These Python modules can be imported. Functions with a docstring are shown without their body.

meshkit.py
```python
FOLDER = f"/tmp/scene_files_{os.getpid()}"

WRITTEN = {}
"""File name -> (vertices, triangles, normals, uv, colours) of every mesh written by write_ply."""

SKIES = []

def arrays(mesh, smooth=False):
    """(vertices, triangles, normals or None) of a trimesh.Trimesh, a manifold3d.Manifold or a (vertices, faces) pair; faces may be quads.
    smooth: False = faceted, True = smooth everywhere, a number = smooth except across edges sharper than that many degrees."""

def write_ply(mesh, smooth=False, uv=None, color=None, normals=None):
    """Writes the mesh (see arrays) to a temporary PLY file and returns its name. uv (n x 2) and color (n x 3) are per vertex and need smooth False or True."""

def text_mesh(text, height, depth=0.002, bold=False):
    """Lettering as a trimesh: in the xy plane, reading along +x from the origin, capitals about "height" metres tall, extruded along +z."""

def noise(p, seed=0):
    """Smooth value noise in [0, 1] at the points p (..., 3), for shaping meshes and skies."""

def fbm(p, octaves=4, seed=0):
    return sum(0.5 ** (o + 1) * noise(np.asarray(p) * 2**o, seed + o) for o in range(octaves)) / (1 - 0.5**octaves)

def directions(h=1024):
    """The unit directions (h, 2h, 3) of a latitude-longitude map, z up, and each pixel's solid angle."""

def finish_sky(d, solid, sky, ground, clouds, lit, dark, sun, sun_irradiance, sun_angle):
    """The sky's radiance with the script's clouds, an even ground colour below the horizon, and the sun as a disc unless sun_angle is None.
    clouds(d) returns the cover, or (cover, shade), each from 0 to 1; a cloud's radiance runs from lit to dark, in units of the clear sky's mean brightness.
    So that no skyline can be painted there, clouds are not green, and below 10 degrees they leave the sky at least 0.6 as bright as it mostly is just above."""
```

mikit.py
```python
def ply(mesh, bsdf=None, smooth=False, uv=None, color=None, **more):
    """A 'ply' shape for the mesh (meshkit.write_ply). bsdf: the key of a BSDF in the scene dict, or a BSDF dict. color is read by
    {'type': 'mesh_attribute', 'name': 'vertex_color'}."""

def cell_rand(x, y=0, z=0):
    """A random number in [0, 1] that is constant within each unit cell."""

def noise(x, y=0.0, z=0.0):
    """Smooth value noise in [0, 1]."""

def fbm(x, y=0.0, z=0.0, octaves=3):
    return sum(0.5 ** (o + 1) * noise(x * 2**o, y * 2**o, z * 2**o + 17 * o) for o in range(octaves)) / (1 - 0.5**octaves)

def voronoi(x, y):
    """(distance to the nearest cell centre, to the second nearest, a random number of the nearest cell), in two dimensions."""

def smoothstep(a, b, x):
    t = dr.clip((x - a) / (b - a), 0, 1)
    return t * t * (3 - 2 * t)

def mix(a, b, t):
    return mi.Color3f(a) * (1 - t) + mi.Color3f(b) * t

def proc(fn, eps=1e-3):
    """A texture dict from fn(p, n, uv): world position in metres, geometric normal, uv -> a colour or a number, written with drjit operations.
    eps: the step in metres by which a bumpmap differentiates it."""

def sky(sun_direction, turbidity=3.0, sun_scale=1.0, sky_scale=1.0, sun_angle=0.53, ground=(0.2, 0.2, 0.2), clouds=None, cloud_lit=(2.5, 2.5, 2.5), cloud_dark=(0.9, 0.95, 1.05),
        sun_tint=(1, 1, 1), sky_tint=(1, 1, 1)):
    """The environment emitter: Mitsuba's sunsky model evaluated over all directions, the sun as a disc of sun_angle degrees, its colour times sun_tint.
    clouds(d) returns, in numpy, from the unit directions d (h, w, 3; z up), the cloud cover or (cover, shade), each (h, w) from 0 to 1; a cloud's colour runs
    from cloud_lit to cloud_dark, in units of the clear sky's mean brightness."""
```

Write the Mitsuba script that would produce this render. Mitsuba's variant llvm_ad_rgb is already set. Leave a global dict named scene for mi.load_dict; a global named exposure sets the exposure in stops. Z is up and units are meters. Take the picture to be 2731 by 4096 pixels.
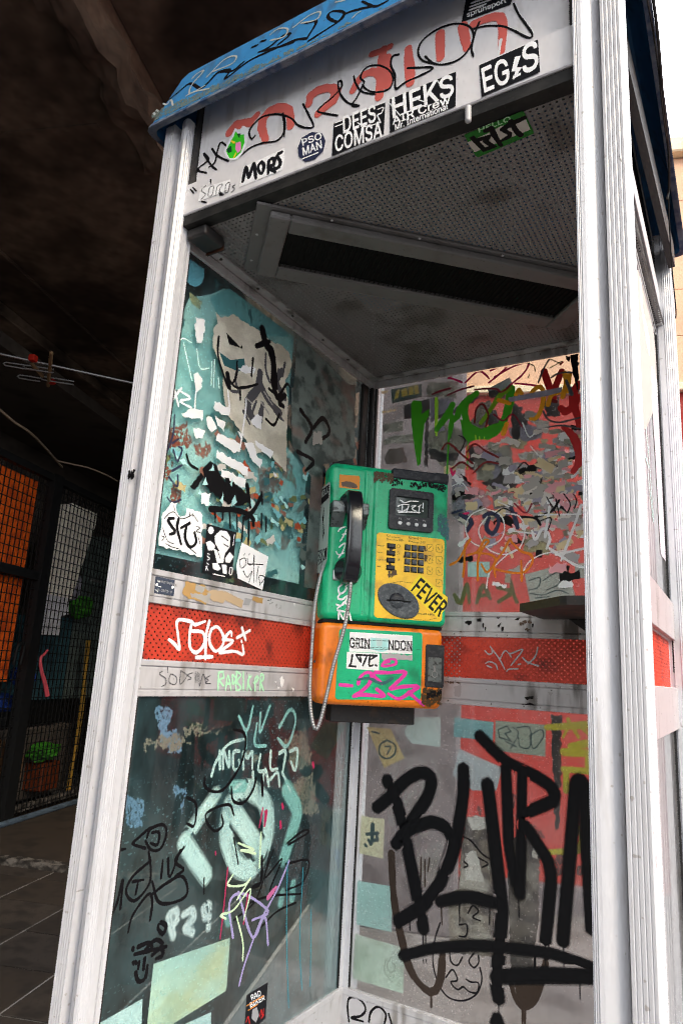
import math, random
import numpy as np, trimesh, shapely
import mitsuba as mi, drjit as dr
import mikit, meshkit
from mikit import proc, noise, fbm, voronoi, cell_rand, smoothstep, mix
import manifold3d as m3
from shapely.geometry import LineString, Polygon, MultiPoint, Point
from shapely.ops import unary_union
from shapely import affinity

# ------------------------------------------------------------------ camera, sky, exposure
scene, labels = {}, {}
EYE = [1.0194, -0.8512, 1.29]
RC = np.array([[0.85519135, 0.51525365, 0.05622661],      # rows: image right, image down, view direction
               [-0.06846563, 0.21982802, -0.97313314],
               [-0.51377058, 0.82836545, 0.22327219]])
M = np.eye(4)
M[:3, 0], M[:3, 1], M[:3, 2], M[:3, 3] = -RC[0], -RC[1], RC[2], EYE
scene['camera'] = {'type': 'perspective', 'fov': 2 * math.degrees(math.atan(1365.5 / 2782.97)), 'fov_axis': 'x',
                   'to_world': mi.ScalarTransform4f(M.tolist()), 'near_clip': 0.02, 'far_clip': 400.0}
scene['sky'] = mikit.sky([0.75, -0.35, 0.62], turbidity=3, sun_scale=0.12, sun_angle=24, ground=(0.25, 0.25, 0.25),
                         clouds=lambda d: np.ones(d.shape[:2]), cloud_lit=(2.45, 2.5, 2.6))
exposure = 3.9

# ------------------------------------------------------------------ helpers
T4 = mi.ScalarTransform4f
rng = np.random.default_rng(7)
used = {}

def numbered(name):
    n = used.get(name, -1) + 1
    used[name] = n
    return name if n == 0 else f'{name}_{n:03d}'

def thing(name, label=None, cat=None, group=None, kind=None):
    k = numbered(name)
    d = {}
    if label: d['label'] = label
    if cat: d['category'] = cat
    if group: d['group'] = group
    if kind: d['kind'] = kind
    if d: labels[k] = d
    return k

def part(parent, name, mesh, mat, smooth=30, label=None, kind=None):
    k = numbered(parent + '__' + name)
    scene[k] = mikit.ply(mesh, 'bsdf_' + mat, smooth=smooth)
    if label or kind:
        labels[k] = {}
        if label: labels[k]['label'] = label
        if kind: labels[k]['kind'] = kind
    return k

def single(name, mesh, mat, label=None, cat=None, group=None, kind=None, smooth=30):
    k = thing(name, label, cat, group, kind)
    scene[k] = mikit.ply(mesh, 'bsdf_' + mat, smooth=smooth)
    return k

def cat(*ms):
    ms = [m for q in ms for m in (q if isinstance(q, list) else [q])]
    return trimesh.util.concatenate([tm(m) for m in ms])

def tm(m):
    if isinstance(m, trimesh.Trimesh): return m
    a = m.to_mesh()
    return trimesh.Trimesh(np.array(a.vert_properties[:, :3]), np.array(a.tri_verts), process=False)

def box(x0, x1, y0, y1, z0, z1, bev=0.0):
    if bev <= 0:
        b = trimesh.creation.box([x1 - x0, y1 - y0, z1 - z0])
        b.apply_translation([(x0 + x1) / 2, (y0 + y1) / 2, (z0 + z1) / 2])
        return b
    bev = min(bev, 0.49 * min(x1 - x0, y1 - y0, z1 - z0))
    pts = []
    for sx, X in ((1, x0), (-1, x1)):
        for sy, Y in ((1, y0), (-1, y1)):
            for sz, Z in ((1, z0), (-1, z1)):
                pts += [(X, Y + sy * bev, Z + sz * bev), (X + sx * bev, Y, Z + sz * bev), (X + sx * bev, Y + sy * bev, Z)]
    return tm(m3.Manifold.hull_points(np.array(pts)))

def rbox(x0, x1, y0, y1, z0, z1, r, seg=20):
    s = m3.Manifold.sphere(r, seg)
    return m3.Manifold.batch_hull([s.translate([x, y, z]) for x in (x0 + r, x1 - r) for y in (y0 + r, y1 - r) for z in (z0 + r, z1 - r)])

def prism(poly, z0, z1):
    m = trimesh.creation.extrude_polygon(poly, z1 - z0, engine='earcut')
    m.apply_translation([0, 0, z0])
    return m

def spline(p, n=6, closed=False):
    p = np.asarray(p, float)
    if len(p) < 3: return p
    q = np.vstack([p[-1], p, p[0], p[1]]) if closed else np.vstack([2 * p[0] - p[1], p, 2 * p[-1] - p[-2]])
    out = []
    m = len(p) if closed else len(p) - 1
    for i in range(m):
        a, b, c, d = q[i:i + 4]
        for t in np.linspace(0, 1, n, endpoint=False):
            out.append(0.5 * (2 * b + (c - a) * t + (2 * a - 5 * b + 4 * c - d) * t * t + (3 * b - a - 3 * c + d) * t ** 3))
    if not closed: out.append(p[-1])
    return np.array(out)

def tube(path, r, sides=10):
    p = np.asarray(path, float)
    t = np.gradient(p, axis=0)
    t /= np.linalg.norm(t, axis=1, keepdims=True) + 1e-12
    a = np.zeros_like(p)
    ref = np.array([0.31, 0.2, 0.9]) if abs(t[0, 2]) < 0.9 else np.array([1.0, 0.1, 0])
    v = np.cross(t[0], ref); v /= np.linalg.norm(v)
    for i in range(len(p)):
        v = v - t[i] * (v @ t[i]); v /= np.linalg.norm(v) + 1e-12
        a[i] = v
    b = np.cross(t, a)
    ang = np.arange(sides) * 2 * np.pi / sides
    rr = np.broadcast_to(r, (len(p),))[:, None, None]
    V = (p[:, None] + rr * (np.cos(ang)[None, :, None] * a[:, None] + np.sin(ang)[None, :, None] * b[:, None])).reshape(-1, 3)
    n = len(p)
    F = []
    for i in range(n - 1):
        for j in range(sides):
            k = (j + 1) % sides
            F += [[i * sides + j, i * sides + k, (i + 1) * sides + k], [i * sides + j, (i + 1) * sides + k, (i + 1) * sides + j]]
    V = np.vstack([V, p[0], p[-1]])
    for j in range(sides):
        k = (j + 1) % sides
        F += [[n * sides, k, j], [n * sides + 1, (n - 1) * sides + j, (n - 1) * sides + k]]
    return trimesh.Trimesh(V, np.array(F), process=False)

def place(m, R, o):
    m = tm(m).copy()
    X = np.eye(4); X[:3, :3] = R; X[:3, 3] = o
    m.apply_transform(X)
    return m

def flat(poly):
    """2-D triangles of a (multi)polygon."""
    Vs, Fs, n = [], [], 0
    for g in getattr(poly, 'geoms', [poly]):
        if g.is_empty or g.geom_type != 'Polygon' or g.area < 1e-10: continue
        v, f = trimesh.creation.triangulate_polygon(g, engine='earcut')
        Vs.append(v); Fs.append(f + n); n += len(v)
    return (np.vstack(Vs), np.vstack(Fs)) if Vs else (np.zeros((0, 2)), np.zeros((0, 3), int))

# ------------------------------------------------------------------ materials
def lin(h):
    c = [int(h[i:i + 2], 16) / 255 for i in (0, 2, 4)]
    return [x / 12.92 if x <= 0.04045 else ((x + 0.055) / 1.055) ** 2.4 for x in c]

def mat(key, color, rough=0.5, spec=0.5, metallic=0.0, bump=None, two=False, **kw):
    b = {'type': 'principled', 'base_color': color if isinstance(color, dict) else {'type': 'rgb', 'value': list(color)},
         'roughness': rough, 'specular': spec, 'metallic': metallic, **kw}
    if bump: b = {'type': 'bumpmap', 'arbitrary': bump[0], 'scale': bump[1], 'bsdf': b}
    scene['bsdf_' + key] = {'type': 'twosided', 'bsdf': b} if two else b
    return key

def grime(base, dirt, scale=30.0, lo=0.45, hi=0.8, amt=0.7, fine=True):
    def fn(p, n, uv):
        a = fbm(p.x * scale, p.y * scale, p.z * scale, 4)
        t = smoothstep(lo, hi, a) * amt
        if fine:
            t = dr.maximum(t, smoothstep(0.80, 0.9, noise(p.x * 210, p.y * 210, p.z * 210)) * amt * 0.8)
        g = noise(p.x * 900, p.y * 900, p.z * 900)
        return mix(base, dirt, t) * (0.94 + 0.12 * g)
    return proc(fn)

def streaky(base, dirt, amt=0.6, lo=0.5):
    """grime drawn out downwards (rain streaks), with specks"""
    def fn(p, n, uv):
        a = fbm(p.x * 46, p.y * 46, p.z * 5.0, 4)
        b = fbm(p.x * 11 + 4, p.y * 11, p.z * 9, 3)
        t = smoothstep(lo, lo + 0.25, a) * smoothstep(0.35, 0.65, b) * amt
        t = dr.maximum(t, smoothstep(0.90, 0.94, noise(p.x * 150, p.y * 150, p.z * 120)) * amt)
        return mix(base, dirt, t) * (0.97 + 0.06 * noise(p.x * 240, p.y * 240, p.z * 90))
    return proc(fn)
# palette of the things
mat('alu', streaky((.55, .55, .57), (.27, .24, .21), .6, .58), .34, .5, .1)
mat('alu_rail', streaky((.50, .49, .50), (.16, .14, .12), .75, .46), .42, .5, .1)
mat('alu_cover', streaky((.38, .35, .355), (.20, .18, .17), .6, .5), .45, .4, .05)
mat('alu_dull', streaky((.46, .45, .455), (.06, .05, .04), .9, .44), .5, .4, .1)
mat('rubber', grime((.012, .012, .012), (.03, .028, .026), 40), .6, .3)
mat('ceiling_metal', grime((.205, .195, .195), (.07, .06, .05), 14, .5, .8, .7), .5, .4, two=True)
mat('lamp_metal', grime((.15, .145, .145), (.07, .06, .05), 20, .5, .8, .5), .45, .5)
mat('red_panel', grime((.50, .045, .022), (.09, .012, .01), 18, .5, .8, .8), .5, .4, two=True)
mat('sign_white', streaky((.68, .665, .67), (.40, .37, .34), .5, .52), .3, .5)
mat('roof_blue', streaky((.035, .19, .42), (.05, .10, .17), .75, .42), .38, .5)
mat('roof_edge', grime((.13, .15, .19), (.02, .05, .12), 60, .4, .7, .9), .6, .3)
mat('roof_dark', streaky((.035, .17, .38), (.05, .09, .15), .75, .42), .5, .4, two=True)
mat('dark_metal', grime((.022, .021, .021), (.06, .035, .02), 30, .55, .85, .8), .5, .4)
mat('rusty', grime((.09, .035, .02), (.02, .012, .01), 60), .8, .2)
mat('black', (.006, .006, .006), .7, .2)
def dusty_glass(key, tint, dust, lo, hi):
    def fn(p, n, uv):
        a = fbm(p.x * 21, p.y * 21, p.z * 9, 4)
        s = smoothstep(.80, .86, noise(p.x * 260, p.y * 260, p.z * 200)) * smoothstep(.4, .7, noise(p.x * 9, p.y * 9, p.z * 7))
        return lo + (hi - lo) * smoothstep(.3, .75, a) + .30 * s
    scene['bsdf_' + key] = {'type': 'blendbsdf', 'weight': proc(fn),
        'clear': {'type': 'thindielectric', 'int_ior': 1.40, 'specular_transmittance': {'type': 'rgb', 'value': tint}},
        'dust': {'type': 'principledthin', 'base_color': {'type': 'rgb', 'value': dust}, 'roughness': .9, 'diff_trans': 1.0}}
dusty_glass('glass_green', [.85, .945, .93], [.22, .44, .49], .05, .19)
dusty_glass('glass_back', [.88, .92, .91], [.58, .55, .55], .08, .17)

W, D, H0 = 0.90, 0.897, 1.29
TOE = .026          # the right side stands slightly toed in towards the back
def toe(m):
    m = tm(m).copy(); v = np.array(m.vertices); v[:, 0] -= TOE * np.clip(v[:, 1], 0, None) / D; m.vertices = v; return m
booth = thing('phone_booth', 'graffiti covered aluminium telephone booth with a rounded blue roof and sticker covered panes', 'phone booth')

# corner posts: ribbed, with a cove in each outer face
def post_section():
    f = [(0.0012, 0.0)]
    for s in np.arange(0.004, 0.026, 0.0055):
        f += [(s, 0.0), (s + 0.0010, 0.0008), (s + 0.0020, 0.0)]
    f += [(0.0262, 0.0), (0.0266, 0.024), (0.0298, 0.024), (0.0302, 0.0165)]
    for t in np.linspace(0.12, 1, 8):
        f.append((0.0302 + 0.0258 * t, 0.0165 * (1 - t) ** 1.6))
    f += [(0.0575, -0.0004), (0.0585, 0.0012), (0.0598, 0.0), (0.0608, 0.0014), (0.0622, 0.0004), (0.0632, 0.0022), (0.0642, 0.0018),
          (0.0640, 0.0045), (0.0652, 0.0060), (0.0642, 0.0085), (0.0654, 0.0105), (0.0644, 0.013), (0.0655, 0.015), (0.0645, 0.0175), (0.065, 0.019),
          (0.0635, 0.0215), (0.0640, 0.034), (0.0605, 0.0345), (0.0605, 0.0372), (0.0632, 0.0378), (0.0625, 0.042), (0.0632, 0.047), (0.047, 0.047)]
    g = [(b, a) for a, b in f][::-1]
    return Polygon(f + g[1:]).buffer(0)
SEC = post_section()
for sx, sy in ((1, 1), (-1, 1), (1, -1), (-1, -1)):
    q = affinity.scale(SEC, sx, sy, origin=(0, 0))
    q = affinity.translate(q, 0 if sx > 0 else W, 0 if sy > 0 else D)
    if sx < 0 and sy < 0: q = affinity.translate(q, -TOE, 0)
    part(booth, 'post', prism(q, 0.06, H0 + 1.10), 'alu', smooth=False)

# rails of the three glazed sides; y or x is the run
def rail(side, z0, z1, lips=True, m='alu_rail', proud=0.0):
    def b(a0, a1, d0, d1, zz0, zz1):      # d = depth from the inner face outwards
        if side == 'left': return box(.050 - d1 + proud, .050 - d0 + proud, a0, a1, zz0, zz1, .0012)
        if side == 'right': return box(.850 + d0 - proud, .850 + d1 - proud, a0, a1, zz0, zz1, .0012)
        return box(a0, a1, .847 + d0 - proud, .847 + d1 - proud, zz0, zz1, .0012)
    a0, a1 = (.0475, .8495) if side != 'back' else (.0475, .8525 - TOE)
    lo, hi = (z0, z1)
    ms = [b(a0, a1, .0018, .008, lo + .013, hi - .013), b(a0, a1, .0, .008, lo, lo + .0115), b(a0, a1, 0, .008, hi - .0115, hi), b(a0, a1, .0045, .008, lo + .001, hi - .001)]
    part(booth, 'rail', toe(cat(ms)) if side == 'right' else cat(ms), m, smooth=False)
for side, m in (('left', 'alu_rail'), ('back', 'alu_dull'), ('right', 'alu_rail')):
    rail(side, H0 + .104, H0 + .167, m=m)
    rail(side, H0 - .064, H0 + .002, m=m)
    rail(side, H0 + .832, H0 + .853, m='alu_dull')
for m_ in (box(.034, .0505, .0475, .8495, H0 - .781, H0 - .766, .002), box(.0475, .8525 - TOE, .8465, .862, H0 - .781, H0 - .766, .002), toe(box(.8495, .864, .0475, .8495, H0 - .781, H0 - .766, .002))):
    part(booth, 'sill', m_, 'alu_rail', smooth=False)
# outer cover strips of the right side, flush with the post; red wall bounce put into their pinkish colour
for z0, z1 in ((H0 + .106, H0 + .186), (H0 - .078, H0 + .006)):
    part(booth, 'rail', toe(box(.8582, .868, .049, .848, z0, z1, .001)), 'alu_cover', smooth=False)
part(booth, 'rail', toe(box(.8582, .868, .049, .848, H0 - .86, H0 - .75, .001)), 'alu_cover', smooth=False)
# kick plates
part(booth, 'kick_plate', box(.036, .048, .048, .849, .10, H0 - .7815), 'alu_rail', smooth=False)
part(booth, 'kick_plate', box(.048, .852 - TOE, .849, .861, .10, H0 - .7815), 'alu_rail', smooth=False)
part(booth, 'kick_plate', toe(box(.852, .864, .048, .849, .10, H0 - .7815)), 'alu', smooth=False)
part(booth, 'floor_plate', box(.02, .88, .02, .877, .02, .09, .004), 'alu_dull', smooth=False)

# glass panes
def sheet(o, u, v, nu=1, nv=1):
    o, u, v = (np.array(k, float) for k in (o, u, v))
    return trimesh.Trimesh([o, o + u, o + u + v, o + v], [[0, 1, 2], [0, 2, 3]], process=False)
panes = []
for z0, z1 in ((H0 + .167, H0 + .832), (H0 - .766, H0 - .064)):
    part(booth, 'glass_pane', sheet((.0425, .06, z0), (0, .777, 0), (0, 0, z1 - z0)), 'glass_green', smooth=False)
    part(booth, 'glass_pane', sheet((.06, .8535, z0), (.78 - TOE, 0, 0), (0, 0, z1 - z0)), 'glass_back', smooth=False)
    part(booth, 'glass_pane', toe(sheet((.8565, .06, z0), (0, .777, 0), (0, 0, z1 - z0))), 'glass_back', smooth=False)
# dark gaskets round the panes
for z0, z1 in ((H0 + .169, H0 + .830), (H0 - .764, H0 - .066)):
    for y0, y1 in ((.0635, .0665), (.8305, .8335)):
        part(booth, 'gasket', box(.0405, .0465, y0, y1, z0, z1), 'rubber', smooth=False)
    part(booth, 'gasket', box(.0635, .0665, .8505, .8565, z0, z1), 'rubber', smooth=False)
    part(booth, 'gasket', toe(box(.8575, .8612, .826, .8455, z0, z1)), 'rubber', smooth=False)

part(booth, 'corner_shade_strip', cat(box(.0405, .0500, .795, .8305, H0 + .169, H0 + .830, .003), box(.0472, .0610, .8335, .8465, H0 + .169, H0 + .830, .003), box(.0612, .0668, .8465, .8530, H0 + .169, H0 + .830, .001)), 'rubber', smooth=False)  # added black strips standing in for shade in the upper back corner
# perforated sheets: every hole is a hole
def perforated(nu, nv, pu, pv, r, stagger, lay, keep=lambda i, j: True):
    a = np.arange(8) * np.pi / 4 + np.pi / 8
    hole = np.stack([np.cos(a), np.sin(a)], 1) * r
    c = np.array([[pu / 2, 0], [pu / 2, pv / 2], [0, pv / 2], [-pu / 2, pv / 2], [-pu / 2, 0], [-pu / 2, -pv / 2], [0, -pv / 2], [pu / 2, -pv / 2]])
    b = np.arange(8) * np.pi / 4
    hole = np.stack([np.cos(b), np.sin(b)], 1) * r
    cell = np.vstack([hole, c])
    f = []
    for k in range(8):
        l = (k + 1) % 8
        f += [[k, 8 + k, 8 + l], [k, 8 + l, l]]
    f = np.array(f)
    full = np.array([[8, 10, 12], [8, 12, 14]]) * 0 + np.array([[15, 9, 11], [15, 11, 13]])
    V, F, n = [], [], 0
    for i in range(nu):
        for j in range(nv):
            sh = (pu / 2 if stagger and j % 2 else 0.0)
            o = np.array([(i + .5) * pu + sh, (j + .5) * pv])
            V.append(cell + o); F.append((f if keep(i, j) else full) + n); n += 16
    V, F = np.vstack(V), np.vstack(F)
    return trimesh.Trimesh(lay(V), F, process=False)
PX, PZ = .0145, .007
def holes_mask(plane):      # used to keep paint off the holes of the two red sheets
    out = []
    for i in range(56):
        for j in range(16):
            out.append(Point(.045 + (i + .5) * PX + (PX / 2 if j % 2 else 0), H0 + .0 + (j + .5) * PZ).buffer(.0021, 4))
    return unary_union(out)
red = thing  # (readability)
k = part(booth, 'perforated_panel', perforated(56, 16, PX, PZ, .0019, True, lambda v: np.stack([0 * v[:, 0] + .0448, v[:, 0] + .045, v[:, 1] + H0], 1), keep=lambda i, j: i < 45), 'red_panel', smooth=False, label='red perforated strip on the left side with a white tag')
k = part(booth, 'perforated_panel', perforated(52, 16, PX, PZ, .0019, True, lambda v: np.stack([v[:, 0] + .045, 0 * v[:, 0] + .8505, v[:, 1] + H0], 1)), 'red_panel', smooth=False, label='red perforated strip at the back with daylight in its holes')
k = part(booth, 'perforated_panel', perforated(56, 16, PX, PZ, .0019, True, lambda v: np.stack([.8545 - TOE * (v[:, 0] + .045) / D, v[:, 0] + .045, v[:, 1] + H0], 1)), 'red_panel', smooth=False, label='red perforated strip on the right side seen from outside')

# ceiling: perforated sheet under a dark void
HC = .0100
seen = {}
part(booth, 'ceiling', perforated(81, 80, HC, HC, .0021, False, lambda v: np.stack([v[:, 0] + .045, v[:, 1] + .045, 0 * v[:, 0] + H0 + .856], 1),
     keep=lambda i, j: not ((i * 3 + j) % 41 == 0 or (j - 2 * i) % 57 == 0)), 'ceiling_metal', smooth=False)
part(booth, 'ceiling_trim', cat(box(.050, .072, .05, .847, H0 + .8535, H0 + .8555), box(.072, .074, .05, .847, H0 + .852, H0 + .8555),
                               box(.05, .85, .823, .847, H0 + .8535, H0 + .8555), box(.05, .85, .821, .823, H0 + .852, H0 + .8555)), 'alu_dull', smooth=False)
for y in (.14, .27, .41, .55, .68):
    part(booth, 'screw', trimesh.creation.cylinder(.0035, .002, sections=10, transform=trimesh.transformations.translation_matrix([.062, y, H0 + .8525])), 'dark_metal')

# header above the opening: black soffit, pale lower strip, white sign board
part(booth, 'soffit', box(.065, .835, .019, .052, H0 + .8565, H0 + .8775), 'rubber', smooth=False)
part(booth, 'sign_rail', box(.064, .836, .015, .05, H0 + .878, H0 + .9495, .002), 'sign_white', smooth=False)
part(booth, 'sign_board', box(.073, .827, .031, .045, H0 + .950, H0 + 1.19, .002), 'sign_white', smooth=False)
for x0 in (.0655, .8275):
    part(booth, 'sign_frame', box(x0, x0 + .007, .020, .05, H0 + .950, H0 + 1.19), 'dark_metal', smooth=False)
for x0, x1, y0, y1 in ((.852, .868, .049, .848), (.031, .047, .049, .848)):
    tq = toe if x0 > .5 else (lambda m: m)
    part(booth, 'header', tq(box(x0 + .002, x1 - .002, y0, y1, H0 + .8565, H0 + .8985)), 'rubber', smooth=False)
    part(booth, 'header', tq(box(x0, x1 + .003, y0, y1, H0 + .899, H0 + .948, .001)), 'alu', smooth=False)
    part(booth, 'header', tq(box(x0 + .003, x1 - .003, y0, y1, H0 + .9485, H0 + 1.08)), 'dark_metal', smooth=False)
part(booth, 'header', box(.049, .851, .849, .865, H0 + .8565, H0 + 1.08), 'dark_metal', smooth=False)

# roof: a thin rounded blue shell, open below
def ring(o, z, r=.02):
    pts = []
    x0, x1, y0, y1 = -o, W + o, -o, D + o
    r = max(.004, r)
    for cx, cy, a0 in ((x1 - r, y1 - r, 0), (x0 + r, y1 - r, 90), (x0 + r, y0 + r, 180), (x1 - r, y0 + r, 270)):
        for a in np.linspace(a0, a0 + 90, 5):
            pts.append((cx + r * math.cos(math.radians(a)), cy + r * math.sin(math.radians(a)), z))
    p = np.array(pts); k = np.clip((p[:, 0] - .2) / .7, 0, 1); p[:, 0] -= k * TOE * np.clip(p[:, 1], 0, None) / D
    return p
def skin(rings, cap=False):
    n = len(rings[0]); V = np.vstack(rings); F = []
    for i in range(len(rings) - 1):
        for j in range(n):
            k = (j + 1) % n
            F += [[i * n + j, i * n + k, (i + 1) * n + k], [i * n + j, (i + 1) * n + k, (i + 1) * n + j]]
    if cap:
        c = V[-n:].mean(0); V = np.vstack([V, c])
        for j in range(n): F.append([(len(rings) - 1) * n + j, (len(rings) - 1) * n + (j + 1) % n, len(V) - 1])
    return trimesh.Trimesh(V, np.array(F), process=False)
ZR = H0 + 1.085
ca = math.cos(math.radians(75)); sa = math.sin(math.radians(75))
fas = [(.030 - t * ca, ZR + t * sa) for t in (.012, .05, .1, .142)]
top = [(-.013, ZR + .152), (-.022, ZR + .163), (-.040, ZR + .171), (-.09, ZR + .178), (-.25, ZR + .188)]
part(booth, 'roof', skin([ring(o, z) for o, z in fas + top], cap=True), 'roof_blue', smooth=40)
part(booth, 'roof_edge', skin([ring(.0185, ZR - .001), ring(.0285, ZR - .002), ring(.0315, ZR), ring(.0305, ZR + .006), ring(.030 - .012 * ca, ZR + .012 * sa)]), 'roof_edge', smooth=40)
part(booth, 'roof_lining', skin([ring(.0185, ZR), ring(.0185, ZR + .012), ring(.022, ZR + .02), ring(-.004, ZR + .12), ring(-.02, ZR + .148), ring(-.25, ZR + .17)], cap=True), 'roof_dark', smooth=40)
part(booth, 'roof_frame', cat(box(.01, .885, .052, .07, H0 + .96, H0 + 1.08), box(.87, .885, .07, .83, H0 + 1.0, H0 + 1.06)), 'dark_metal', smooth=False)

# lamp in the ceiling, set on the diagonal
r2 = math.sqrt(.5)
def dia(t, w, z): return np.array([t * r2 - w * r2, t * r2 + w * r2, H0 + z])
RL = np.array([[r2, -r2, 0], [r2, r2, 0], [0, 0, 1.0]])
def dbox(t0, t1, w0, w1, z0, z1, bev=.001): return place(box(t0, t1, w0, w1, z0, z1, bev), RL, [0, 0, H0])
lamp = 'ceiling_lamp'
wc = -.044
part(booth, lamp, cat(dbox(.194, .985, wc - .1165, wc + .1165, .850, .8555, .0015)), 'lamp_metal', smooth=False)
L = numbered(booth + '__' + 'lamp_frame')
fr = [dbox(.222, .262, wc - .1065, wc + .1065, .835, .8498, .003), dbox(.92, .96, wc - .1065, wc + .1065, .835, .8498, .003),
      dbox(.2622, .9198, wc - .1065, wc - .062, .835, .8498, .003), dbox(.2622, .9198, wc + .062, wc + .1065, .835, .8498, .003)]
scene[L] = mikit.ply(cat(fr), 'bsdf_lamp_metal', smooth=False)
part(booth, 'lamp_grille', cat([dbox(t, t + .0012, wc - .0618, wc + .0618, .8385, .8420, 0) for t in np.arange(.266, .918, .011)] +
     [dbox(.2623, .9197, wc - .0619, wc + .0619, .8455, .8495, 0)]), 'black', smooth=False)
for t, w in ((.206, wc - .02), (.34, wc - .1115), (.52, wc - .1115), (.70, wc - .1115), (.206, wc + .075)):
    c = dia(t, w, .849)
    part(booth, 'screw', trimesh.creation.icosphere(1, .003).apply_transform(np.diag([1, 1, .5, 1])).apply_translation(c), 'alu')
# door closer bracket and a bolt under the header
part(booth, 'closer_bracket', cat(rbox(.066, .118, .030, .088, H0 + .832, H0 + .8555, .006, 12), box(.07, .114, .0885, .0915, H0 + .829, H0 + .85)), 'dark_metal')
part(booth, 'closer_bracket', box(.068, .116, .088, .0884, H0 + .829, H0 + .841), 'rusty', smooth=False)
part(booth, 'bolt', cat(trimesh.creation.cylinder(.0052, .024, sections=14).apply_translation([.672, .016, H0 + .862]), trimesh.creation.icosphere(2, .0052).apply_translation([.672, .016, H0 + .850])), 'alu_dull')

# corner shelf
sp = Polygon([(.555, .846), (.553, .668), (.566, .655), (.672, .537), (.688, .527), (.850 - .035, .530), (.850 - TOE, .846)])
part(booth, 'shelf', prism(sp, H0 + .150, H0 + .168), 'dark_metal', smooth=False)
part(booth, 'shelf_bracket', prism(Polygon([(.845, .0), (.845, .115), (.62, .115), (.66, .085)]), -.004, .004).apply_transform(np.array([[1, 0, 0, 0], [0, 0, -1, .840], [0, 1, 0, H0 + .034], [0, 0, 0, 1.0]])), 'dark_metal', smooth=False)
part(booth, 'shelf_bracket', toe(box(.832, .8485, .55, .83, H0 + .12, H0 + .149)), 'dark_metal', smooth=False)
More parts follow.
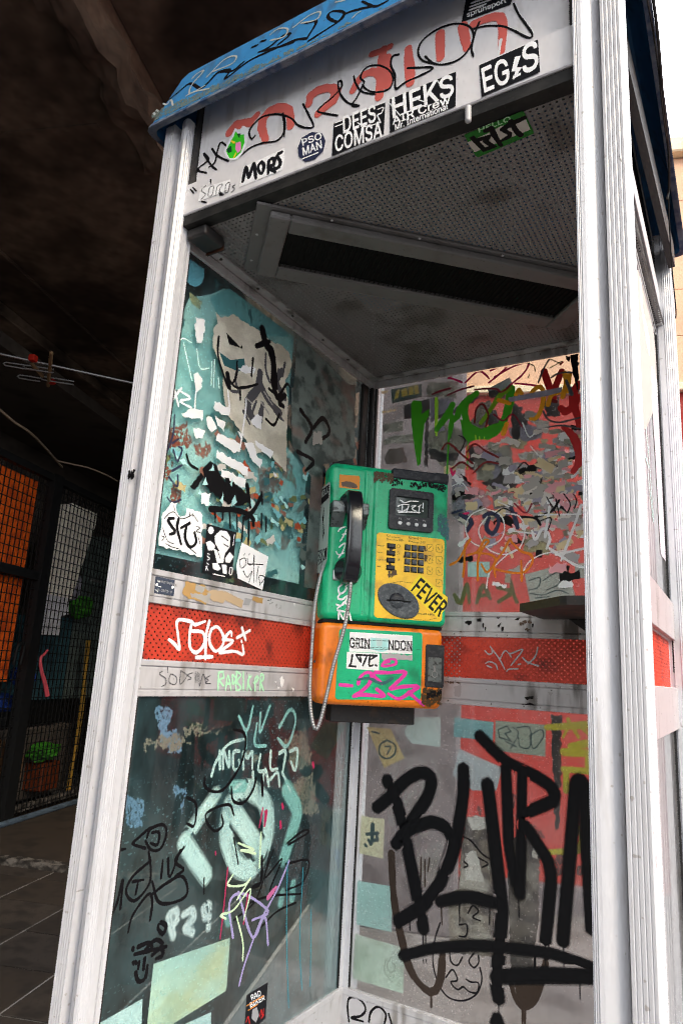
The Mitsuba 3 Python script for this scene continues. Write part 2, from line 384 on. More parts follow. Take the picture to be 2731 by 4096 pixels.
# loose wires along the right eave
def wire(pts, r): return toe(tube(spline(pts, 8), r, 6))
part(booth, 'wire', wire([(.925, .10, ZR - .012), (.928, .25, ZR - .004), (.926, .40, ZR - .02), (.924, .55, ZR - .01), (.915, .62, ZR - .03), (.909, .70, ZR - .08), (.905, .78, ZR - .12), (.905, .84, ZR - .19), (.902, .87, ZR - .20)], .0016), 'rubber')
part(booth, 'wire', wire([(.93, .05, ZR + .03), (.934, .20, ZR - .004), (.929, .36, ZR - .012), (.926, .50, ZR - .016), (.918, .60, ZR - .028), (.912, .61, ZR - .05)], .0026), 'rubber')
# ------------------------------------------------------------------ the payphone, set across the back left corner
def worn(base, soot, hi=.62):
    def fn(p, n, uv):
        a = fbm(p.x * 26, p.y * 26, p.z * 22, 4)
        t = smoothstep(hi - .14, hi + .12, a) * .55
        t = dr.maximum(t, smoothstep(.90, .94, noise(p.x * 170, p.y * 170, p.z * 170)) * .6)
        return mix(base, soot, t) * (.93 + .14 * noise(p.x * 420, p.y * 420, p.z * 420))
    return proc(fn)
mat('phone_green', worn((.004, .43, .185), (.008, .10, .055), .68), .34, .5)
mat('phone_orange', worn((.84, .205, .010), (.20, .05, .012), .68), .36, .5)
mat('phone_yellow', worn((.80, .46, .035), (.30, .13, .03), .66), .4, .4)
mat('phone_black', (.006, .006, .010), .14, .6, clearcoat=.6, clearcoat_gloss=.9)
mat('phone_rough', grime((.016, .018, .024), (.05, .05, .055), 120, .5, .8, .8), .5, .4)
mat('phone_grey', grime((.05, .058, .065), (.13, .14, .15), 160, .45, .75, .8), .5, .4)
mat('steel', grime((.42, .42, .42), (.12, .11, .10), 60, .5, .8, .6), .3, .5, .8)
mat('hook_metal', grime((.16, .18, .18), (.03, .03, .03), 130, .5, .7, .9), .42, .5, .5)
mat('screen_green', (.05, .065, .06), .08, .6)
phone = thing('payphone', 'green, orange and yellow card payphone with a black handset, mounted in the booth corner', 'payphone')
PRM = np.array([[r2, -r2, 0], [r2, r2, 0], [0, 0, 1.0]])
PO = np.array([.045, .85, H0])
def pp(m): return place(m, PRM, PO)
def P3(e, n, z): return PO + PRM @ np.array([e, -n, z])
def nbox(e0, e1, n0, n1, z0, z1, bev=.001): return box(e0, e1, -n1, -n0, z0, z1, bev)
def nrb(e0, e1, n0, n1, z0, z1, r, seg=24): return rbox(e0, e1, -n1, -n0, z0, z1, r, seg)
def rrect(e0, e1, z0, z1, r): return Polygon([(e0, z0), (e1, z0), (e1, z1), (e0, z1)]).buffer(-r).buffer(r, 6)
def nprism(poly, n0, n1):      # outline in (e, z), from depth n0 to n1
    m = prism(poly, n0, n1)
    m.apply_transform(np.array([[1, 0, 0, 0], [0, 0, -1, 0], [0, 1, 0, 0], [0, 0, 0, 1.0]]))
    return m
def plate(poly, n0, n1, bev=.0012):
    return cat(nprism(poly, n0, n1 - bev), nprism(poly.buffer(-bev), n1 - bev - 1e-5, n1))

# green shell: left column for the handset, proud right half, valley between, sloped shoulder on top
left = nrb(-.163, .02, .172, .250, .119, .516, .020)
right = nrb(-.052, .153, .175, .2575, .121, .500, .015)
shoulder = nrb(-.10, .153, .172, .242, .30, .517, .018)
shell = left + right + shoulder
valley = m3.Manifold.batch_hull([m3.Manifold.sphere(.007, 16).translate([-.064, -.2545, .14]), m3.Manifold.sphere(.007, 16).translate([-.069, -.2545, .50])])
shell = shell - valley
part(phone, 'upper_shell', pp(shell), 'phone_green', smooth=35)
part(phone, 'back_shell', pp(nrb(-.1595, .148, .158, .196, .116, .500, .006, 12) + nrb(-.1590, .144, .158, .19, -.07, .12, .008, 12)), 'phone_orange', smooth=35)
part(phone, 'lower_shell', pp(nrb(-.1625, .149, .166, .250, -.077, .1155, .016)), 'phone_orange', smooth=35)
part(phone, 'seam', pp(nbox(-.158, .146, .18, .2440, .1135, .1215, .0005)), 'black', smooth=False)
part(phone, 'mount_plate', pp(cat(nbox(-.107, .110, .108, .166, -.121, -.078, .002), nbox(-.095, .095, .104, .158, -.121, .53, .002), nbox(-.145, -.06, .15, .19, .500, .533, .004))), 'dark_metal', smooth=False)
# sooty black cover over the top right
cov = nrb(-.003, .150, .236, .2605, .487, .5155, .006, 14)
part(phone, 'top_cover', pp(cov + nrb(.11, .15, .2, .2618, .490, .517, .006, 14)), 'phone_rough')
# display
part(phone, 'display_bezel', pp(cat(plate(Polygon(rrect(-.0100, .1075, .3545, .4595, .008).exterior.coords, [list(rrect(.0070, .0945, .3905, .4405, .003).exterior.coords)[::-1]]), .2570, .2668, .0008))), 'phone_rough', smooth=False)
part(phone, 'display', pp(nbox(.0070, .0945, .2572, .2592, .3900, .4410, .0003)), 'screen_green', smooth=False)
for e, z in ((.0186, .371), (.0405, .3708), (.0622, .3708), (.0840, .3712)):
    b = m3.Manifold.cylinder(.003, .0062, .0052, 20).rotate([90, 0, 0]).scale([1, 1, .86]).translate([e, -.2655, z])
    k = part(phone, 'function_button', pp(b), 'steel')
# keys, each in a dark well
for i, (e, z) in enumerate([(c + d, zz) for zz, d in ((.3121, 0), (.2937, .0003), (.2762, .0005), (.2573, .0006)) for c in (.0440, .0617, .0794)]):
    k = part(phone, 'key', pp(nbox(e - .0066, e + .0066, .2586, .2640, z - .0064, z + .0064, .0014)), 'phone_grey', smooth=False)
    part(phone, 'key_well', pp(nbox(e - .0077, e + .0077, .2570, .2592, z - .0076, z + .0076, .0003)), 'black', smooth=False)
for e, z in ((.0010, .3117), (.0011, .2937), (.0012, .2754), (.0013, .2570)):
    part(phone, 'key', pp(nbox(e - .0098, e + .0098, .2586, .2638, z - .0050, z + .0050, .0014)), 'phone_rough', smooth=False)
    part(phone, 'key_well', pp(nbox(e - .0110, e + .0110, .2570, .2592, z - .0064, z + .0064, .0003)), 'black', smooth=False)
# card reader: tilted oval dish with a domed slot
ang = -27
th = np.linspace(0, 2 * np.pi, 49)[:-1]
def oval(a, b): return affinity.translate(affinity.rotate(Polygon(np.stack([a * np.cos(th), b * np.sin(th)], 1)), ang, origin=(0, 0)), .0252, .1766)
lev = [(.0575, .0375, .2574), (.0570, .0370, .2612), (.0545, .0350, .2628), (.040, .026, .2612), (.028, .0195, .2602)]
V, F = [], []
for a, b, n in lev:
    for t in th:
        x, y = a * math.cos(t), b * math.sin(t); c, s = math.cos(math.radians(ang)), math.sin(math.radians(ang))
        V.append((.0252 + x * c - y * s, -n, .1766 + x * s + y * c))
N = len(th)
for i in range(len(lev) - 1):
    for j in range(N):
        k2 = (j + 1) % N
        F += [[i * N + j, i * N + k2, (i + 1) * N + k2], [i * N + j, (i + 1) * N + k2, (i + 1) * N + j]]
V.append((.0252, -.2600, .1766))
for j in range(N): F.append([(len(lev) - 1) * N + j, (len(lev) - 1) * N + (j + 1) % N, len(V) - 1])
cr = part(phone, 'card_reader', pp(trimesh.Trimesh(V, F, process=False)), 'phone_grey', smooth=40)
up = m3.Manifold.sphere(.0195, 28).scale([1, .42, 1]).translate([.0205, -.2600, .1770]).trim_by_plane([0, 0, 1], .1782)
dn = m3.Manifold.sphere(.0190, 28).scale([1, .36, 1]).translate([.0205, -.2600, .1762]).trim_by_plane([0, 0, -1], -.1748)
part(cr, 'slot_hood', pp(up), 'phone_rough'); part(cr, 'slot_lip', pp(dn), 'phone_grey')
part(cr, 'slot', pp(nbox(-.0060, .0560, .2600, .2650, .1752, .1778, .0003)), 'black', smooth=False)
# lock cover
lk = part(phone, 'lock_plate', pp(plate(rrect(.1030, .1512, -.0255, .0768, .004), .2480, .2530)), 'phone_rough', smooth=False)
part(lk, 'inner_plate', pp(plate(rrect(.1088, .1440, -.0125, .0462, .002), .2530, .2548, .0006)), 'hook_metal', smooth=False)
ringp = Point(.126, .006).buffer(.0075).difference(Point(.126, .006).buffer(.0062)).union(Polygon([(.1235, .013), (.1285, .013), (.128, .022), (.130, .024), (.126, .027), (.122, .024), (.124, .022)]))
part(lk, 'key_mark', pp(nprism(ringp, .2546, .2551)), 'steel', smooth=False)
# handset hooks and rest
for e0, e1 in ((-.1580, -.1235), (-.0850, -.0655)):
    h = nrb(e0, e1, .24, .2795, .377, .4085, .0045, 14)
    h = h + m3.Manifold.batch_hull([m3.Manifold.sphere(.004, 10).translate([x, y, z]) for x in (e0 + .005, e1 - .004) for y, z in ((-.248, .350), (-.248, .385), (-.272, .380))])
    part(phone, 'handset_hook', pp(h), 'hook_metal')
part(phone, 'handset_rest', pp(nrb(-.1430, -.0775, .246, .256, .2140, .2420, .0045, 12)), 'steel')
# handset: swept handle with facets, two cups
def sweep(path, sec):
    path = np.array(path); t = np.gradient(path, axis=0); t /= np.linalg.norm(t, axis=1)[:, None]
    V = []
    for p, tt, (w, d) in zip(path, t, sec):
        ex = np.array([1.0, 0, 0]); ny = np.cross(ex, tt); ny /= np.linalg.norm(ny)
        for a, b in ((-.70, -1), (.70, -1), (.86, -.88), (1, -.3), (1, .35), (.72, .95), (.4, 1), (-.4, 1), (-.72, .95), (-1, .35), (-1, -.3), (-.86, -.88)):
            V.append(p + ex * a * w / 2 + ny * b * d / 2)
    n = 12; F = []
    for i in range(len(path) - 1):
        for j in range(n):
            k = (j + 1) % n
            F += [[i * n + j, (i + 1) * n + k, i * n + k], [i * n + j, (i + 1) * n + j, (i + 1) * n + k]]
    V = np.array(V); c0, c1 = len(V), len(V) + 1; V = np.vstack([V, path[0], path[-1]])
    for j in range(n):
        k = (j + 1) % n
        F += [[c0, j, k], [c1, (len(path) - 1) * n + k, (len(path) - 1) * n + j]]
    return trimesh.Trimesh(V, F, process=False)
EC = -.1075
pz = spline([(EC + .002, -.262, .4262), (EC + .001, -.2835, .4225), (EC, -.2985, .400), (EC, -.3060, .360), (EC, -.3080, .320), (EC, -.3050, .275), (EC, -.2990, .240), (EC, -.2830, .2195), (EC, -.264, .2180)], 6)
nn = len(pz)
sec = [(.0375 + .006 * abs(2 * i / (nn - 1) - 1) ** 4, .026 - .002 * abs(2 * i / (nn - 1) - 1)) for i in range(nn)]
hs = numbered(phone + '__handset')
hd = sweep(pz, sec)
if hd.volume < 0: hd.invert()
scene[hs] = mikit.ply(pp(hd), 'bsdf_phone_black', smooth=28)
labels[hs] = {'label': 'glossy black handset hanging on the hooks'}
def cup(z, n0, n1, r0, r1):
    c = m3.Manifold.cylinder(n1 - n0, r0, r1, 40).rotate([90, 0, 0]).translate([EC, -n0, z])
    return c
ear = m3.Manifold.batch_hull([m3.Manifold.sphere(.006, 14).translate([EC + .0262 * math.cos(t), -.2655, .4075 + .0235 * math.sin(t)]) for t in th[::2]] + [m3.Manifold.sphere(.010, 14).translate([EC + .0105 * math.cos(t), -.2870, .4100 + .010 * math.sin(t)]) for t in th[::4]])
mouth = m3.Manifold.batch_hull([m3.Manifold.sphere(.006, 14).translate([EC + .0285 * math.cos(t), -.2640, .2400 + .0270 * math.sin(t)]) for t in th[::2]] + [m3.Manifold.sphere(.010, 14).translate([EC + .0105 * math.cos(t), -.2860, .2375 + .012 * math.sin(t)]) for t in th[::4]])
part(hs, 'ear_cup', pp(ear), 'phone_black'); part(hs, 'mouth_cup', pp(mouth), 'phone_black')
# armoured cord
cp = spline([(-.1035, .284, .226), (-.1050, .286, .200), (-.1070, .286, .160), (-.1120, .285, .113), (-.1230, .283, .062), (-.1345, .280, .012), (-.1420, .275, -.0376), (-.1495, .271, -.0865), (-.1550, .268, -.1149), (-.1620, .265, -.1310), (-.1705, .262, -.1190), (-.1785, .259, -.0792), (-.1825, .256, -.0225), (-.1815, .247, .0659), (-.1800, .240, .1264), (-.1765, .236, .1727), (-.1700, .233, .2137), (-.1610, .226, .258)], 40)
arc = np.r_[0, np.cumsum(np.linalg.norm(np.diff(cp, axis=0), axis=1))]
sN = int(arc[-1] / .00085)
ss = np.linspace(0, arc[-1], sN)
cp = np.stack([np.interp(ss, arc, cp[:, k]) for k in range(3)], 1)
cord = tube(np.array([P3(*q) for q in cp]), .0040 + .0011 * np.abs(np.sin(ss / .0062 * np.pi)), 10)
part(phone, 'armoured_cord', cord, 'steel', smooth=True)
part(phone, 'screw', pp(trimesh.creation.icosphere(2, .004).apply_translation([-.1625, -.205, .02])), 'phone_grey')
# ------------------------------------------------------------------ the surroundings, in the frame of the pavement (n across, v along)
a21 = math.radians(21)
RE = np.array([[math.cos(a21), -math.sin(a21), 0], [math.sin(a21), math.cos(a21), 0], [0, 0, 1.0]])
def E(m): return place(m, RE, [0, 0, 0])
def Ev(n, v, z): return RE @ np.array([n, v, z])
def ebox(*a): return E(box(*a))

mat('street', grime((.165, .16, .16), (.09, .085, .082), 6, .4, .7, .8), .8, .3)
mat('asphalt', grime((.065, .064, .066), (.04, .039, .038), 7, .4, .7, .8), .85, .25)
mat('mortar', grime((.30, .28, .26), (.08, .07, .06), 40), .9, .2)
tile_mats = []
for i, c in enumerate(((.038, .029, .022), (.046, .036, .028), (.032, .025, .020), (.041, .033, .027))):
    tile_mats.append(mat(f'tile_{i}', grime(c, (.024, .020, .017), 9 + i, .42, .72, .8), .75, .2))
mat('kerb_stone', grime((.13, .115, .10), (.02, .017, .014), 26, .32, .62, .95), .9, .2)
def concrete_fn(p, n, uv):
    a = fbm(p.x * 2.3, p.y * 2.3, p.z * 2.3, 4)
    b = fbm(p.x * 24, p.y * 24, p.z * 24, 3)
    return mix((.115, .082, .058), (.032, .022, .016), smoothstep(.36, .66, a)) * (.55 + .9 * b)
mat('deck_concrete', proc(concrete_fn), .9, .2)  # brown concrete, its colour darkened for the shade under the deck
mat('dark_wall', grime((.085, .07, .058), (.035, .028, .024), 5), .95, .1)  # underpass shade put into this dark base colour
mat('pillar', grime((.12, .109, .119), (.055, .049, .053), 9, .45, .75, .8), .85, .2)
mat('wall_red', grime((.27, .016, .011), (.26, .035, .028), 7, .45, .75, .7), .75, .3)
mat('wall_peach', grime((.66, .40, .255), (.52, .31, .20), 4, .45, .8, .6), .75, .3)
mat('cornice', grime((.72, .60, .42), (.50, .40, .28), 12), .8, .2)
mat('fence_black', (.007, .007, .007), .6, .15)
mat('fence_blue', grime((.07, .10, .13), (.03, .035, .04), 30), .5, .4)

# ground
def ground_sheet(n0, n1, v0, v1, z): return E(sheet((n0, v0, z), (n1 - n0, 0, 0), (0, v1 - v0, 0)))
single('street', ground_sheet(-60, 80, -70, 60, -.030), 'asphalt', kind='structure', smooth=False)
single('pavement', E(box(-3.05, -.215, -.80, 3.105, -.028, -.005)), 'mortar', kind='structure', smooth=False)
lift = np.random.default_rng(3)
for i in range(7):
    for j in range(10):
        n0 = -1.02 + .40 * (i - 5) + .004; v1 = 1.104 + .37 * (j - 4)
        dz = lift.uniform(-.0015, .0015)
        t = box(n0, n0 + .391, v1 + .004, v1 + .366, -.004, dz, .003)
        part('pavement', 'tile', E(t), tile_mats[int(lift.integers(4))], smooth=False)
single('walkway', ground_sheet(-.21, 9, .95, 3.50, -.012), 'street', kind='structure', smooth=False)
single('raised_floor', E(cat(box(-3.05, -1.0, 3.18, 8.8, -.02, .035))), tile_mats[0], kind='structure', smooth=False)
# rough low kerb between them
kb = trimesh.creation.box([1.95, .07, .055]); kb = kb.subdivide_to_size(.02)
kb = trimesh.Trimesh(*kb) if isinstance(kb, tuple) else kb
v = np.array(kb.vertices); nz = meshkit.fbm(v * 22 + 5, 3)[:, None] - .5
v = v + nz * np.array([0, .028, .016]); kb.vertices = v
kb.apply_translation([-2.02, 3.145, .012])
single('kerb', E(kb), 'kerb_stone', kind='structure')

# overhead deck with a rough broken edge
dk = thing('overhead_deck', 'dark brown concrete underside of the overhead deck with a rough edge', 'bridge')
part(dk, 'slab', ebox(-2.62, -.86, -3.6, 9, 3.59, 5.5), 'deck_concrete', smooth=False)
ed = trimesh.creation.box([.10, 13, .16]).subdivide_to_size(.06)
v = np.array(ed.vertices); ed.vertices = v + (meshkit.fbm(v * np.array([9, 9, 9]) + 3, 4)[:, None] - .5) * np.array([.16, 0, .12])
ed.apply_translation([-.84, 1.5, 3.66])
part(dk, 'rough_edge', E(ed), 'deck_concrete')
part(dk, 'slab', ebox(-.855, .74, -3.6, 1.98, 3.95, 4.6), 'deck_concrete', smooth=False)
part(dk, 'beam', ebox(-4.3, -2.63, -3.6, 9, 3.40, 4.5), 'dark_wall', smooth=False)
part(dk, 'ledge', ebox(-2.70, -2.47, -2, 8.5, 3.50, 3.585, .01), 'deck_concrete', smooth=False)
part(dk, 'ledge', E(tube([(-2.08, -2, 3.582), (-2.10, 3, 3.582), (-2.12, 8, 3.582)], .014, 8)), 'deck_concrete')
for i in range(3):
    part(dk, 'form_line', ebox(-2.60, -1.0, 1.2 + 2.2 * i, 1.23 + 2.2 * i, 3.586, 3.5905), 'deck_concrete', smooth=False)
uw = thing('underpass_wall', 'back wall of the underpass behind the mesh fence, coloured dark for the shade there', 'wall')
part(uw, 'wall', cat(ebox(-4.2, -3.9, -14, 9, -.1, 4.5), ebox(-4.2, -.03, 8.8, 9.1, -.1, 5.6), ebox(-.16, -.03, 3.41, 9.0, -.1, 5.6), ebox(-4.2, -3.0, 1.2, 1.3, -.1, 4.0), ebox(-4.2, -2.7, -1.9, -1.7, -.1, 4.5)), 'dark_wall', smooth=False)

# steel rod, hooks and cables under the deck
rod = thing('steel_cable', 'thin bright steel cable crossing under the dark deck', 'cable')
scene[rod] = mikit.ply(tube([Ev(-3.1, 2.38, 3.30), Ev(-2.56, 2.77, 3.29), Ev(-1.84, 3.29, 3.288), Ev(-1.0, 3.9, 3.29)], .0095, 8), 'bsdf_steel', smooth=True)
hk = [(-2.528, 2.975, .20), (-2.42, 3.02, .17), (-2.60, 3.173, .13), (-2.40, 3.225, .20)]
HKL = ['steel hook loop farthest to the left under the deck cable', 'steel hook loop highest up beside the red tag of the bracket', 'small steel hook loop low at the left of the bracket', 'steel hook loop lowest right beside the red orange tag']
for i, (n, v, l) in enumerate(hk):
    u = thing('cable_hook', HKL[i], 'hook', 'steel hook loops beside the cable')
    scene[u] = mikit.ply(tube([Ev(n + dx, v + dx * .5, 3.29 + dz) for dx, dz in [(l / 2, .012), (0, .014), (-l / 2, .012), (-l / 2 - .012, 0), (-l / 2, -.012), (0, -.014), (l / 2, -.012)]], .006, 7), 'bsdf_steel', smooth=True)
mat('hook_wood', (.30, .19, .10), .8, .2); mat('tag_red', (.50, .02, .01), .6, .3); mat('cable_beige', (.26, .19, .13), .8, .2)
u = thing('cable_bracket', 'short brown bracket with red tags holding the steel hooks', 'bracket')
part(u, 'strut', tube([Ev(-2.184, 2.791, 3.30), Ev(-2.525, 3.294, 3.28)], .014, 8), 'hook_wood', smooth=True)
part(u, 'strut', tube([Ev(-2.44, 2.95, 3.30), Ev(-2.46, 3.12, 3.28)], .014, 8), 'hook_wood', smooth=True)
part(u, 'tag', E(box(-2.385, -2.34, 2.83, 2.88, 3.27, 3.315, .004)), 'tag_red', smooth=False)
part(u, 'tag', E(box(-2.48, -2.44, 3.215, 3.26, 3.27, 3.305, .004)), 'tag_red', smooth=False)
u = thing('hanging_cable', 'beige sagging cable above the orange hoarding board', 'cable')
scene[u] = mikit.ply(tube(spline([Ev(-2.66, 2.6, 3.02), Ev(-2.706, 3.051, 2.99), Ev(-2.762, 3.305, 2.99), Ev(-2.785, 3.529, 2.99), Ev(-2.893, 3.9, 2.99), Ev(-3.04, 4.40, 2.97)], 6), .010, 7), 'bsdf_cable_beige', smooth=True)
u = thing('hanging_cable', 'thin cable near the post above the cream board', 'cable')
scene[u] = mikit.ply(tube(spline([Ev(-2.80, 3.95, 2.89), Ev(-2.715, 4.053, 2.89), Ev(-2.628, 4.148, 2.89), Ev(-2.567, 4.339, 2.885), Ev(-2.531, 4.5, 2.87)], 6), .007, 7), 'bsdf_cable_beige', smooth=True)

# mesh fence
fe = thing('mesh_fence', 'black welded mesh fence with dark posts closing off the underpass store', 'fence')
def mesh_panel(v0, v1, z0, z1):
    ms = []
    for v in np.arange(v0 + .03, v1, .058): ms.append(E(box(-2.743, -2.737, v - .0036, v + .0036, z0, z1)))
    for z in np.arange(z0 + .04, z1, .070): ms.append(E(box(-2.7465, -2.7430, v0, v1, z - .0036, z + .0036)))
    return cat(ms)
for v0, v1 in ((2.25, 3.83), (3.95, 5.60), (5.72, 7.2)):
    part(fe, 'mesh_panel', mesh_panel(v0, v1, .07, 2.68), 'fence_black', smooth=False, kind='stuff')
    if v0 < 3: part(fe, 'rail', ebox(-2.77, -2.715, v0, v1, 1.858, 1.930), 'fence_black', smooth=False)
    part(fe, 'rail', ebox(-2.77, -2.715, v0, v1, 2.68, 2.735), 'fence_black', smooth=False)
for v0, v1 in ((2.15, 2.25), (3.83, 3.95), (5.60, 5.72)):
    part(fe, 'post', ebox(-2.78, -2.70, v0, v1, .0, 2.74), 'fence_black', smooth=False)
part(fe, 'foot_rail', E(tube([(-2.70, 2.2, .055), (-2.70, 7.2, .055)], .022, 10)), 'fence_blue', smooth=True)
part(fe, 'sill', ebox(-2.83, -2.79, 2.25, 7.2, .075, .125), 'kerb_stone', smooth=False)
part(fe, 'latch', E(tube(spline([(-2.70, 3.66, 1.20), (-2.69, 3.66, 1.33), (-2.69, 3.70, 1.36), (-2.69, 3.74, 1.33), (-2.70, 3.74, 1.20)], 6), .012, 8)), 'fence_black', smooth=True)

# what stands behind the fence
def epoly(pts, c, d=.03):      # outline in (v, z) at n = c, thickness d
    m = prism(Polygon(pts), 0, d)
    m.apply_transform(np.array([[0, 0, 1.0, c - d], [1, 0, 0, 0], [0, 1, 0, 0], [0, 0, 0, 1]]))
    return E(m)
mat('orange_board', grime((.82, .125, .010), (.55, .07, .010), 12, .4, .7, .9), .8, .2)
mat('cream_board', grime((.86, .80, .66), (.66, .58, .46), 5, .5, .8, .7), .8, .2)
mat('white_board', grime((.68, .66, .66), (.45, .42, .40), 8), .8, .2)
mat('teal_board', grime((.030, .085, .10), (.015, .03, .04), 8), .8, .2)
mat('grey_board', grime((.10, .13, .115), (.05, .06, .06), 10), .8, .2)
mat('cloth_green', grime((.045, .24, .016), (.012, .06, .008), 14, .4, .7, .8), .7, .2)
mat('cloth_blue', grime((.02, .06, .32), (.008, .02, .08), 14, .4, .7, .8), .6, .3)
mat('cloth_pale', grime((.42, .40, .46), (.12, .12, .14), 14, .4, .7, .8), .8, .2)
mat('ribbon_pink', (.52, .07, .09), .6, .3)
mat('pole_yellow', grime((.40, .22, .03), (.14, .07, .02), 12), .7, .2)
mat('carton', grime((.17, .09, .045), (.06, .03, .02), 10), .9, .1)
mat('crate_orange', (.11, .022, .006), .7, .2)
for z0, z1, in ((1.07, 1.86), (1.93, 2.66)):
    single('hoarding_board', epoly([(2.3, z0), (3.80, z0), (3.80, z1), (2.3, z1)], -2.83), 'orange_board',
           'orange board behind the mesh, above the fence rail' if z0 > 1.5 else 'orange board behind the mesh, below the fence rail', 'board', smooth=False)
single('hoarding_board', epoly([(4.091, 2.542), (4.26, 2.594), (4.674, 2.599), (4.684, 2.506), (4.548, 2.097), (4.456, 1.777), (4.248, 1.768), (4.084, 1.768), (4.056, 1.819), (4.067, 2.045)], -2.79, .02), 'cream_board', 'tall cream board leaning behind the mesh fence', 'board', smooth=False)
single('hoarding_board', epoly([(4.063, 1.778), (4.389, 1.778), (4.416, 1.64), (4.304, 1.614), (4.324, 1.455), (3.998, 1.443), (3.983, 1.602), (4.054, 1.606)], -2.775, .008), 'white_board', 'small white panel below the cream board', 'board', smooth=False)
single('hoarding_board', epoly([(4.1, .9), (4.95, .9), (4.95, 1.64), (4.1, 1.60)], -3.05), 'teal_board', 'dark teal board low behind the mesh fence', 'board', smooth=False)
single('hoarding_board', epoly([(4.96, .9), (5.8, .9), (5.8, 2.55), (5.06, 2.46)], -3.05), 'grey_board', 'grey green panel behind the mesh near the booth post', 'board', smooth=False)
def lump(c, r, seed, amp=.35):
    s = trimesh.creation.icosphere(4, 1.0); v = np.array(s.vertices)
    v = v * (1 + amp * (meshkit.fbm(v * 2.6 + seed, 4, seed)[:, None] - .5) * 2) * np.array(r)
    s.vertices = v; s.apply_translation(c)
    return E(s)
single('plastic_bag', lump((-2.98, 4.94, 1.745), (.10, .15, .105), 3), 'cloth_green', 'bright green bag hanging behind the mesh fence', 'bag')
single('cloth_bundle', lump((-3.02, 4.80, 1.93), (.08, .12, .14), 9), 'cloth_pale', 'pale cloth bundle above the green bag', 'cloth')
single('tarpaulin', lump((-3.02, 4.0, .90), (.12, .18, .075), 5), 'cloth_blue', 'blue folded tarpaulin on the dark pile behind the fence', 'tarpaulin')
single('tarpaulin', lump((-3.0, 4.24, 1.11), (.10, .11, .085), 6), 'cloth_blue', 'small dark blue bundle under the pink ribbon', 'tarpaulin')
single('plastic_bag', lump((-3.0, 4.70, .46), (.10, .19, .075), 7, .5), 'cloth_green', 'crumpled green bag low on the dark pile', 'bag')
single('storage_crate', E(box(-3.15, -2.93, 4.62, 4.90, .14, .37, .01)), 'crate_orange', 'dark orange crate under the crumpled green bag', 'crate', smooth=False)
single('storage_carton', epoly([(3.75, .60), (4.0, .62), (4.30, .47), (4.30, .30), (3.75, .30)], -2.92, .2), 'carton', 'brown crushed carton low behind the fence', 'carton', smooth=False)
single('storage_box', E(box(-3.5, -3.08, 4.2, 5.02, .68, 1.17, .02)), 'fence_black', 'large black box on the pile behind the fence', 'box', smooth=False)
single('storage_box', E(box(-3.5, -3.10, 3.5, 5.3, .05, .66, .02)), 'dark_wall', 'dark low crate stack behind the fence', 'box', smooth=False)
single('yellow_pole', E(tube([(-2.92, 5.06, .05), (-2.92, 5.10, .8), (-2.92, 5.05, 1.45)], .022, 8)), 'pole_yellow', 'thin yellow pole behind the mesh beside the booth', 'pole')
single('ribbon', tube(spline([Ev(-2.70, 4.068, 1.325), Ev(-2.70, 4.03, 1.29), Ev(-2.70, 3.992, 1.262), Ev(-2.70, 4.0, 1.21), Ev(-2.70, 4.03, 1.155), Ev(-2.70, 4.08, 1.09), Ev(-2.70, 4.12, 1.03), Ev(-2.70, 4.158, .965)], 5), np.linspace(.008, .020, 36), 6), 'ribbon_pink', 'pink ribbon tied to the mesh fence', 'ribbon')
single('tool_handle', E(tube([(-2.80, 4.761, 1.987), (-2.80, 4.928, 1.987)], .012, 8)), 'steel', 'short pale rod poking through the mesh above the green bag', 'rod')

# the building across the way and the pillar in front of it
bl = thing('shop_building', 'shop building with a red lower wall and peach cladding above', 'building')
part(bl, 'lower_wall', ebox(-.02, 14, 3.52, 3.9, -.02, 3.24), 'wall_red', smooth=False)
part(bl, 'ledge', ebox(-.02, 14, 3.47, 3.9, 3.241, 3.295, .006), 'cornice', smooth=False)
for i in range(6):
    for j in range(5):
        n0 = -.02 + 2.4 * i
        part(bl, 'panel', ebox(n0 + .002, n0 + 2.397, 3.50, 3.9, 3.298 + .35 * j, 3.298 + .35 * j + .347, .002), 'wall_peach', smooth=False)
part(bl, 'cornice', ebox(-.02, 14, 3.42, 3.9, 5.05, 5.17, .01), 'cornice', smooth=False)
part(bl, 'plinth', ebox(.62, 14, 3.46, 3.519, -.03, .14, .008), 'pillar', smooth=False)
pl = thing('concrete_pillar', 'grey blotched concrete pillar right behind the booth', 'pillar')
part(pl, 'shaft', ebox(-.02, .605, 2.85, 3.40, -.02, 5.6, .02), 'pillar', smooth=False)
# low table with a blue bag under it
tb = thing('folding_table', 'small round folding table standing in front of the red wall', 'table')
mat('table_top', (.55, .56, .56), .5, .4); mat('table_leg', (.35, .37, .38), .4, .5, .5)
tx = np.array([.80, 2.25, 0])
part(tb, 'table_top', trimesh.creation.cylinder(.16, .018, sections=36).apply_translation(tx + [0, 0, .62]), 'table_top')
for a in (20, 140, 260):
    c, s = math.cos(math.radians(a)), math.sin(math.radians(a))
    part(tb, 'leg', tube([tx + [.06 * c, .06 * s, .61], tx + [.15 * c, .15 * s, -.01]], .008, 8), 'table_leg')
s = trimesh.creation.icosphere(4, 1.0); v = np.array(s.vertices)
s.vertices = v * (1 + .3 * (meshkit.fbm(v * 2.4, 4, 2)[:, None] - .5) * 2) * np.array([.10, .10, .13]); s.apply_translation(tx + [0, 0, .47])
single('plastic_bag', s, 'cloth_blue', 'blue bag hanging under the small table', 'bag')
